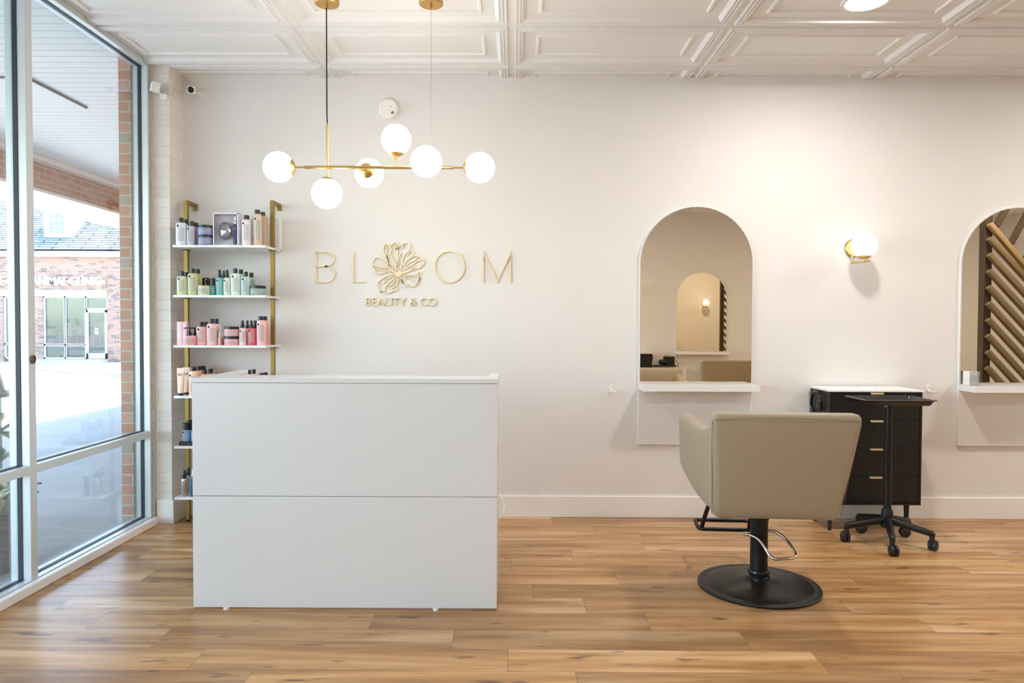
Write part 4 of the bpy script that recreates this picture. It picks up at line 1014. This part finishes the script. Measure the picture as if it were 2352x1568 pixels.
# ------------------------------------------------------------------ tray trolley
def trolley(x, y, rz, lab, a0=249):
    r = thing('tray_trolley', lab, 'trolley', (x, y, 0), rz)
    Mt = plain('trolley_black', (24, 22, 22), .4, .35, var=.15, scale=200, bmp=.15, bscale=400)
    b = BM(); lathe(b, [(0, .10), (.035, .10), (.038, .115), (.030, .135), (.034, .17), (.031, .20), (.022, .215), (0, .215)], 28); obj('hub', b, Mt, r, smooth=True, sharp=45)
    b = BM(); lathe(b, [(0, .20), (.022, .20), (.0205, .6), (.017, .845), (0, .845)], 24); obj('pole', b, Mt, r, smooth=True, sharp=45)
    for k in range(5):
        a = R(a0+72*k); c, s = math.cos(a), math.sin(a)
        b = BM(); tube(b, [(c*.02, s*.02, .142), (c*.09, s*.09, .130), (c*.18, s*.18, .112), (c*.234, s*.234, .102), (c*.250, s*.250, .090)], .015, 14, rs=[.024, .023, .020, .0185, .013])
        lg = obj('leg', b, Mt, r, smooth=True, sharp=50)
        sw = .3 + k*1.1; cc, ss = math.cos(a+sw), math.sin(a+sw)
        wc = Vector((c*.238+cc*.020, s*.238+ss*.020, .0315)); ax = Vector((-ss, cc, 0))
        Mw = T(*wc)@(Vector((0, 0, 1)).rotation_difference(ax).to_matrix().to_4x4())
        b = BM()
        for q_ in (-1, 1):
            lathe(b, [(0, q_*.004), (.0308, q_*.004), (.0312, q_*.012), (.029, q_*.020), (.022, q_*.024), (0, q_*.026)], 26, M=Mw)
        lathe(b, [(0, .055), (.014, .055), (.016, .098), (0, .098)], 14, M=T(c*.238, s*.238, 0))
        box(b, -.009, .009, -.003, .003, .026, .064, M=T(wc.x-cc*.010, wc.y-ss*.010, 0)@RZ(a+sw))
        obj('caster', b, plain('caster_black', (26, 28, 32), .45), lg, smooth=True, sharp=40)
    hx, hy = .213, .143; b = BM()
    def rr(f, z, rad): return [(q[0], q[1], z) for q in rrect(0, 0, hx-f, hy-f, rad, 5)]
    loft(b, [rr(.028, .846, .02), rr(.022, .852, .022), rr(.012, .872, .022), rr(0, .876, .02), rr(0, .880, .02), rr(.016, .880, .02), rr(.026, .856, .02), rr(.034, .853, .02)])
    obj('tray', b, plain('tray_black', (30, 29, 29), .3, var=.1), r, smooth=True, sharp=50, loc=(0, -.005, 0))
    b = BM(); box(b, -.178, .178, -.108, .108, .8535, .855); obj('tray_mat', b, plain('tray_mat_grey', (120, 112, 98), .5), r, loc=(0, -.005, 0))
    b = BM(); tube(b, [(-.018, -.02, .838), (-.036, -.035, .838)], .006, 10); lathe(b, [(0, -.008), (.009, -.008), (.009, .008), (0, .008)], 12, M=T(-.037, -.036, .838)); obj('knob', b, plain('knob_steel', (150, 170, 180), .3, .8), r, smooth=True, sharp=40)
    return r
trolley(2.26, 4.30, 0, 'black tray trolley on five casters in front of the cabinet')
ts = thing('tool_shelf', 'small black wall shelf for hair tools, seen in the mirror', 'shelf', (2.25, YB, .70))
obj('board', bx(-.17, .19, .001, .20, 0, .015), M_blackp, ts, bevel=.002); obj('back_plate', bx(.02, .19, .001, .012, .0155, .14), M_blackp, ts)
hd_ = thing('hair_dryer', 'black and silver hair dryer with cord, seen in the mirror', 'hair dryer', (2.19, YB+.10, .7155))
b = BM(); lathe(b, [(0, 0), (.036, 0), (.040, .03), (.036, .10), (.030, .11), (0, .11)], 28, M=T(.11, 0, .045)@RY(-PI/2)); obj('body', b, M_blackp, hd_, smooth=True, sharp=40)
b = BM(); lathe(b, [(0, 0), (.029, 0), (.027, .09), (.020, .09), (.020, .08), (0, .08)], 28, M=T(.0, 0, .045)@RY(PI/2)); obj('barrel', b, M_chrome, hd_, smooth=True, sharp=40)
b = BM(); tube(b, smooth_path([(.09, 0, .04), (.10, .06, .02), (.11, .08, .017)], 4), .015, 12); obj('handle', b, M_blackp, hd_, smooth=True)
b = BM(); tube(b, smooth_path([(.11, .08, .02), (.16, .09, .10), (.10, .06, .15), (.06, .09, .12), (.14, .10, .10), (.24, .11, .06), (.27, .11, -.14), (.22, .11, -.22), (.18, .105, -.10)], 7), .004, 8); obj('cord', b, M_blackp, hd_, smooth=True)

# ------------------------------------------------------------------ styling chair
def chair(x, y, rz, lab):
    r = thing('styling_chair', lab, 'chair', (x, y, 0), rz)
    # backrest: sections up the height
    secs = []
    hs = [(.415, .245, .02, .0), (.418, .270, .040, .0), (.432, .284, .052, .0), (.47, .289, .056, .003), (.56, .298, .056, .006), (.66, .307, .055, .008), (.76, .316, .052, .006), (.84, .322, .049, .003), (.885, .325, .045, .001),
          (.908, .322, .040, 0), (.921, .312, .030, 0), (.926, .296, .016, 0)]
    for z, hw_, hd, bulge in hs:
        yc = -.235 - (z-.415)/.51*.165
        ring = []
        for q in rrect(0, 0, hw_, hd, hd*.62, 6):
            k = 1-(q[0]/hw_)**2
            ring.append((q[0], q[1]+yc-(bulge*2*k if q[1] < 0 else -.004*k), z+.012*k*(1 if z > .88 else (-1 if z < .45 else 0))*.6))
        secs.append(ring)
    br_ = obj('backrest', loft(BM(), secs), M_fabric, r, smooth=True, sharp=70)
    # piping seam along the top and the side edges
    sm_ = [(-.318, -.435, .895), (-.20, -.445, .902), (0, -.449, .906), (.20, -.445, .902), (.318, -.435, .895)]
    b = BM(); tube(b, smooth_path(sm_, 6), .0016, 6)
    for s in (-1, 1): tube(b, [(s*.292, -.283, .44), (s*.303, -.328, .60), (s*.316, -.382, .78), (s*.322, -.42, .885)], .0016, 6)
    obj('seam', b, plain('seam_thread', (128, 112, 90), .7), br_, smooth=True)
    for s in (-1, 1):
        A = [(0, .314, .43, .895, .030), (.05, .317, .425, .890, .040), (.14, .322, .425, .866, .045), (.26, .330, .428, .838, .046), (.40, .339, .440, .824, .046), (.56, .350, .462, .824, .046),
             (.72, .360, .496, .835, .046), (.84, .368, .524, .846, .045), (.93, .371, .545, .848, .042), (.975, .370, .56, .84, .034), (1, .367, .59, .815, .020)]
        secs = []
        for tt, xo, zb_, zt2, hwt in A:
            ring = []
            for q in rrect(0, 0, 1, 3, .85, 5):
                zz = (zb_+zt2)/2+q[1]/3*(zt2-zb_)/2
                ybk = -.262-(zz-.415)/.51*.150
                fl_ = (zz-.85)*(.082*(1-tt)+.03*tt)
                ring.append((s*(xo-hwt+q[0]*hwt+fl_), ybk+tt*(.226-ybk), zz))
            if s < 0: ring = ring[::-1]
            secs.append(ring)
        obj('armrest', loft(BM(), secs), M_fabric, r, smooth=True, sharp=75)
    secs = [[(q[0], q[1]-.0, z) for q in rrect(0, -.02, hx, hy, .05, 5)] for z, hx, hy in ((.405, .23, .20), (.41, .25, .215), (.47, .255, .22), (.53, .252, .218), (.545, .24, .20), (.55, .2, .16))]
    obj('seat', loft(BM(), secs), M_fabric, r, smooth=True, sharp=70)
    # pump column and base
    b = BM(); lathe(b, [(0, .08), (.043, .08), (.043, .335), (.047, .345), (.047, .40), (0, .40)], 36); obj('column', b, M_black, r, smooth=True, sharp=45)
    b = BM(); lathe(b, [(0, .035), (.053, .035), (.054, .055), (.047, .060), (.052, .068), (.055, .080), (.052, .088), (.044, .090), (0, .090)], 36); obj('collar', b, plain('gloss_black', (20, 22, 26), .2), r, smooth=True, sharp=45)
    for k in range(8):
        a = R(20+45*k); b = BM(); lathe(b, [(0, 0), (.003, 0), (.003, .003), (0, .003)], 8, M=T(.053*math.cos(a), .053*math.sin(a), .047)@RZ(a)@RY(PI/2)); obj('screw', b, M_chrome, r)
    b = BM(); lathe(b, [(0, 0), (.290, 0), (.297, .003), (.298, .010), (.294, .015), (.270, .0165), (.262, .014), (.255, .018), (.20, .024), (.14, .029), (.10, .034), (.078, .040), (.060, .046), (0, .046)], 72)
    obj('base', b, plain('base_black', (24, 22, 21), .38, .2, var=.1, bmp=.12, bscale=500), r, smooth=True, sharp=45)
    # chrome foot pump lever
    b = BM(); tube(b, smooth_path([(-.075, -.03, .272), (-.055, -.055, .275), (-.025, -.075, .262), (.005, -.095, .222), (.020, -.115, .195), (.038, -.13, .184), (.07, -.128, .184), (.12, -.118, .185), (.150, -.10, .189), (.155, -.08, .200), (.130, -.02, .245), (.09, .02, .272), (.05, .03, .275), (.035, .02, .268)], 6), .0072, 12)
    box(b, -.085, -.060, -.038, -.022, .262, .282)
    obj('pump_lever', b, M_chrome, r, smooth=True, sharp=50)
    # footrest: looped black tube in front
    b = BM(); zf = .205
    lp = []
    for q in rrect(-.090, .375, .150, .065, .028, 5): lp.append((q[0], q[1], zf+(q[1]-.375)*.12))
    tube(b, lp, .011, 12, closed=True)
    tube(b, smooth_path([(-.225, .32, zf-.012), (-.222, .315, zf+.01), (-.212, .26, .30), (-.20, .15, .43)], 5), .012, 12)
    tube(b, smooth_path([(.035, .32, zf-.012), (.033, .315, zf+.01), (.028, .26, .30), (.02, .15, .43)], 5), .012, 12)
    obj('footrest', b, M_black, r, smooth=True, sharp=50)
    return r
c1 = chair(1.235, 3.57, R(-4), 'beige upholstered styling chair on black disc base, seen from behind')
dup(c1, (2.45, 1.22, 0), PI+R(3), 'beige styling chair facing the far mirror, seen only in the first mirror')

# ------------------------------------------------------------------ slatted wooden screen (seen in the right mirror)
ss_ = thing('slatted_screen', 'dark wooden screen of diagonal slats, seen in the right mirror', 'room divider', (4.33, 3.05, 0))
Mw1 = wood_mat('walnut_slat', (98, 85, 62), (138, 120, 90)); Mw2 = wood_mat('walnut_dark', (58, 44, 34), (84, 66, 50), 'z')
obj('post', bx(0, .07, -.06, .02, 0, ZC-.02), Mw2, ss_, bevel=.002)
obj('post', bx(2.2, 2.27, -.06, .02, 0, ZC-.02), Mw2, ss_, bevel=.002)
obj('rail', bx(.07, 2.2, -.05, .01, 0, .06), Mw2, ss_); obj('rail', bx(.07, 2.2, -.05, .01, ZC-.08, ZC-.02), Mw2, ss_)
ang = R(-45)
def slat(x0, z0, ln, a, wd, mm):
    b = bx(0, ln, -.026, .026, -.021, .021); o = obj('slat', b, mm, ss_, bevel=.001); o.location = (x0, .052, z0); o.rotation_euler = (0, -a, 0); return o
import itertools
for k in range(19):
    z0 = 2.12-.148*k
    if z0 > .1: slat(.02, z0, min(3.05, (z0-.06)/math.sin(R(47)), 2.2/math.cos(R(47))), -R(47), 0, Mw1)
slat(.02, 2.25, 3.0, -R(49), 0, wood_mat('walnut_pale', (132, 112, 80), (168, 146, 108)))
for k in range(12):
    x0 = .08+.135*k; z0 = 2.25-x0*math.tan(R(49))+.07
    ln = min((ZC-.1-z0)/math.sin(R(62)), (2.15-x0)/math.cos(R(62)))
    if ln > .1 and z0 > .1: slat(x0, z0, ln, R(62), 0, Mw2)
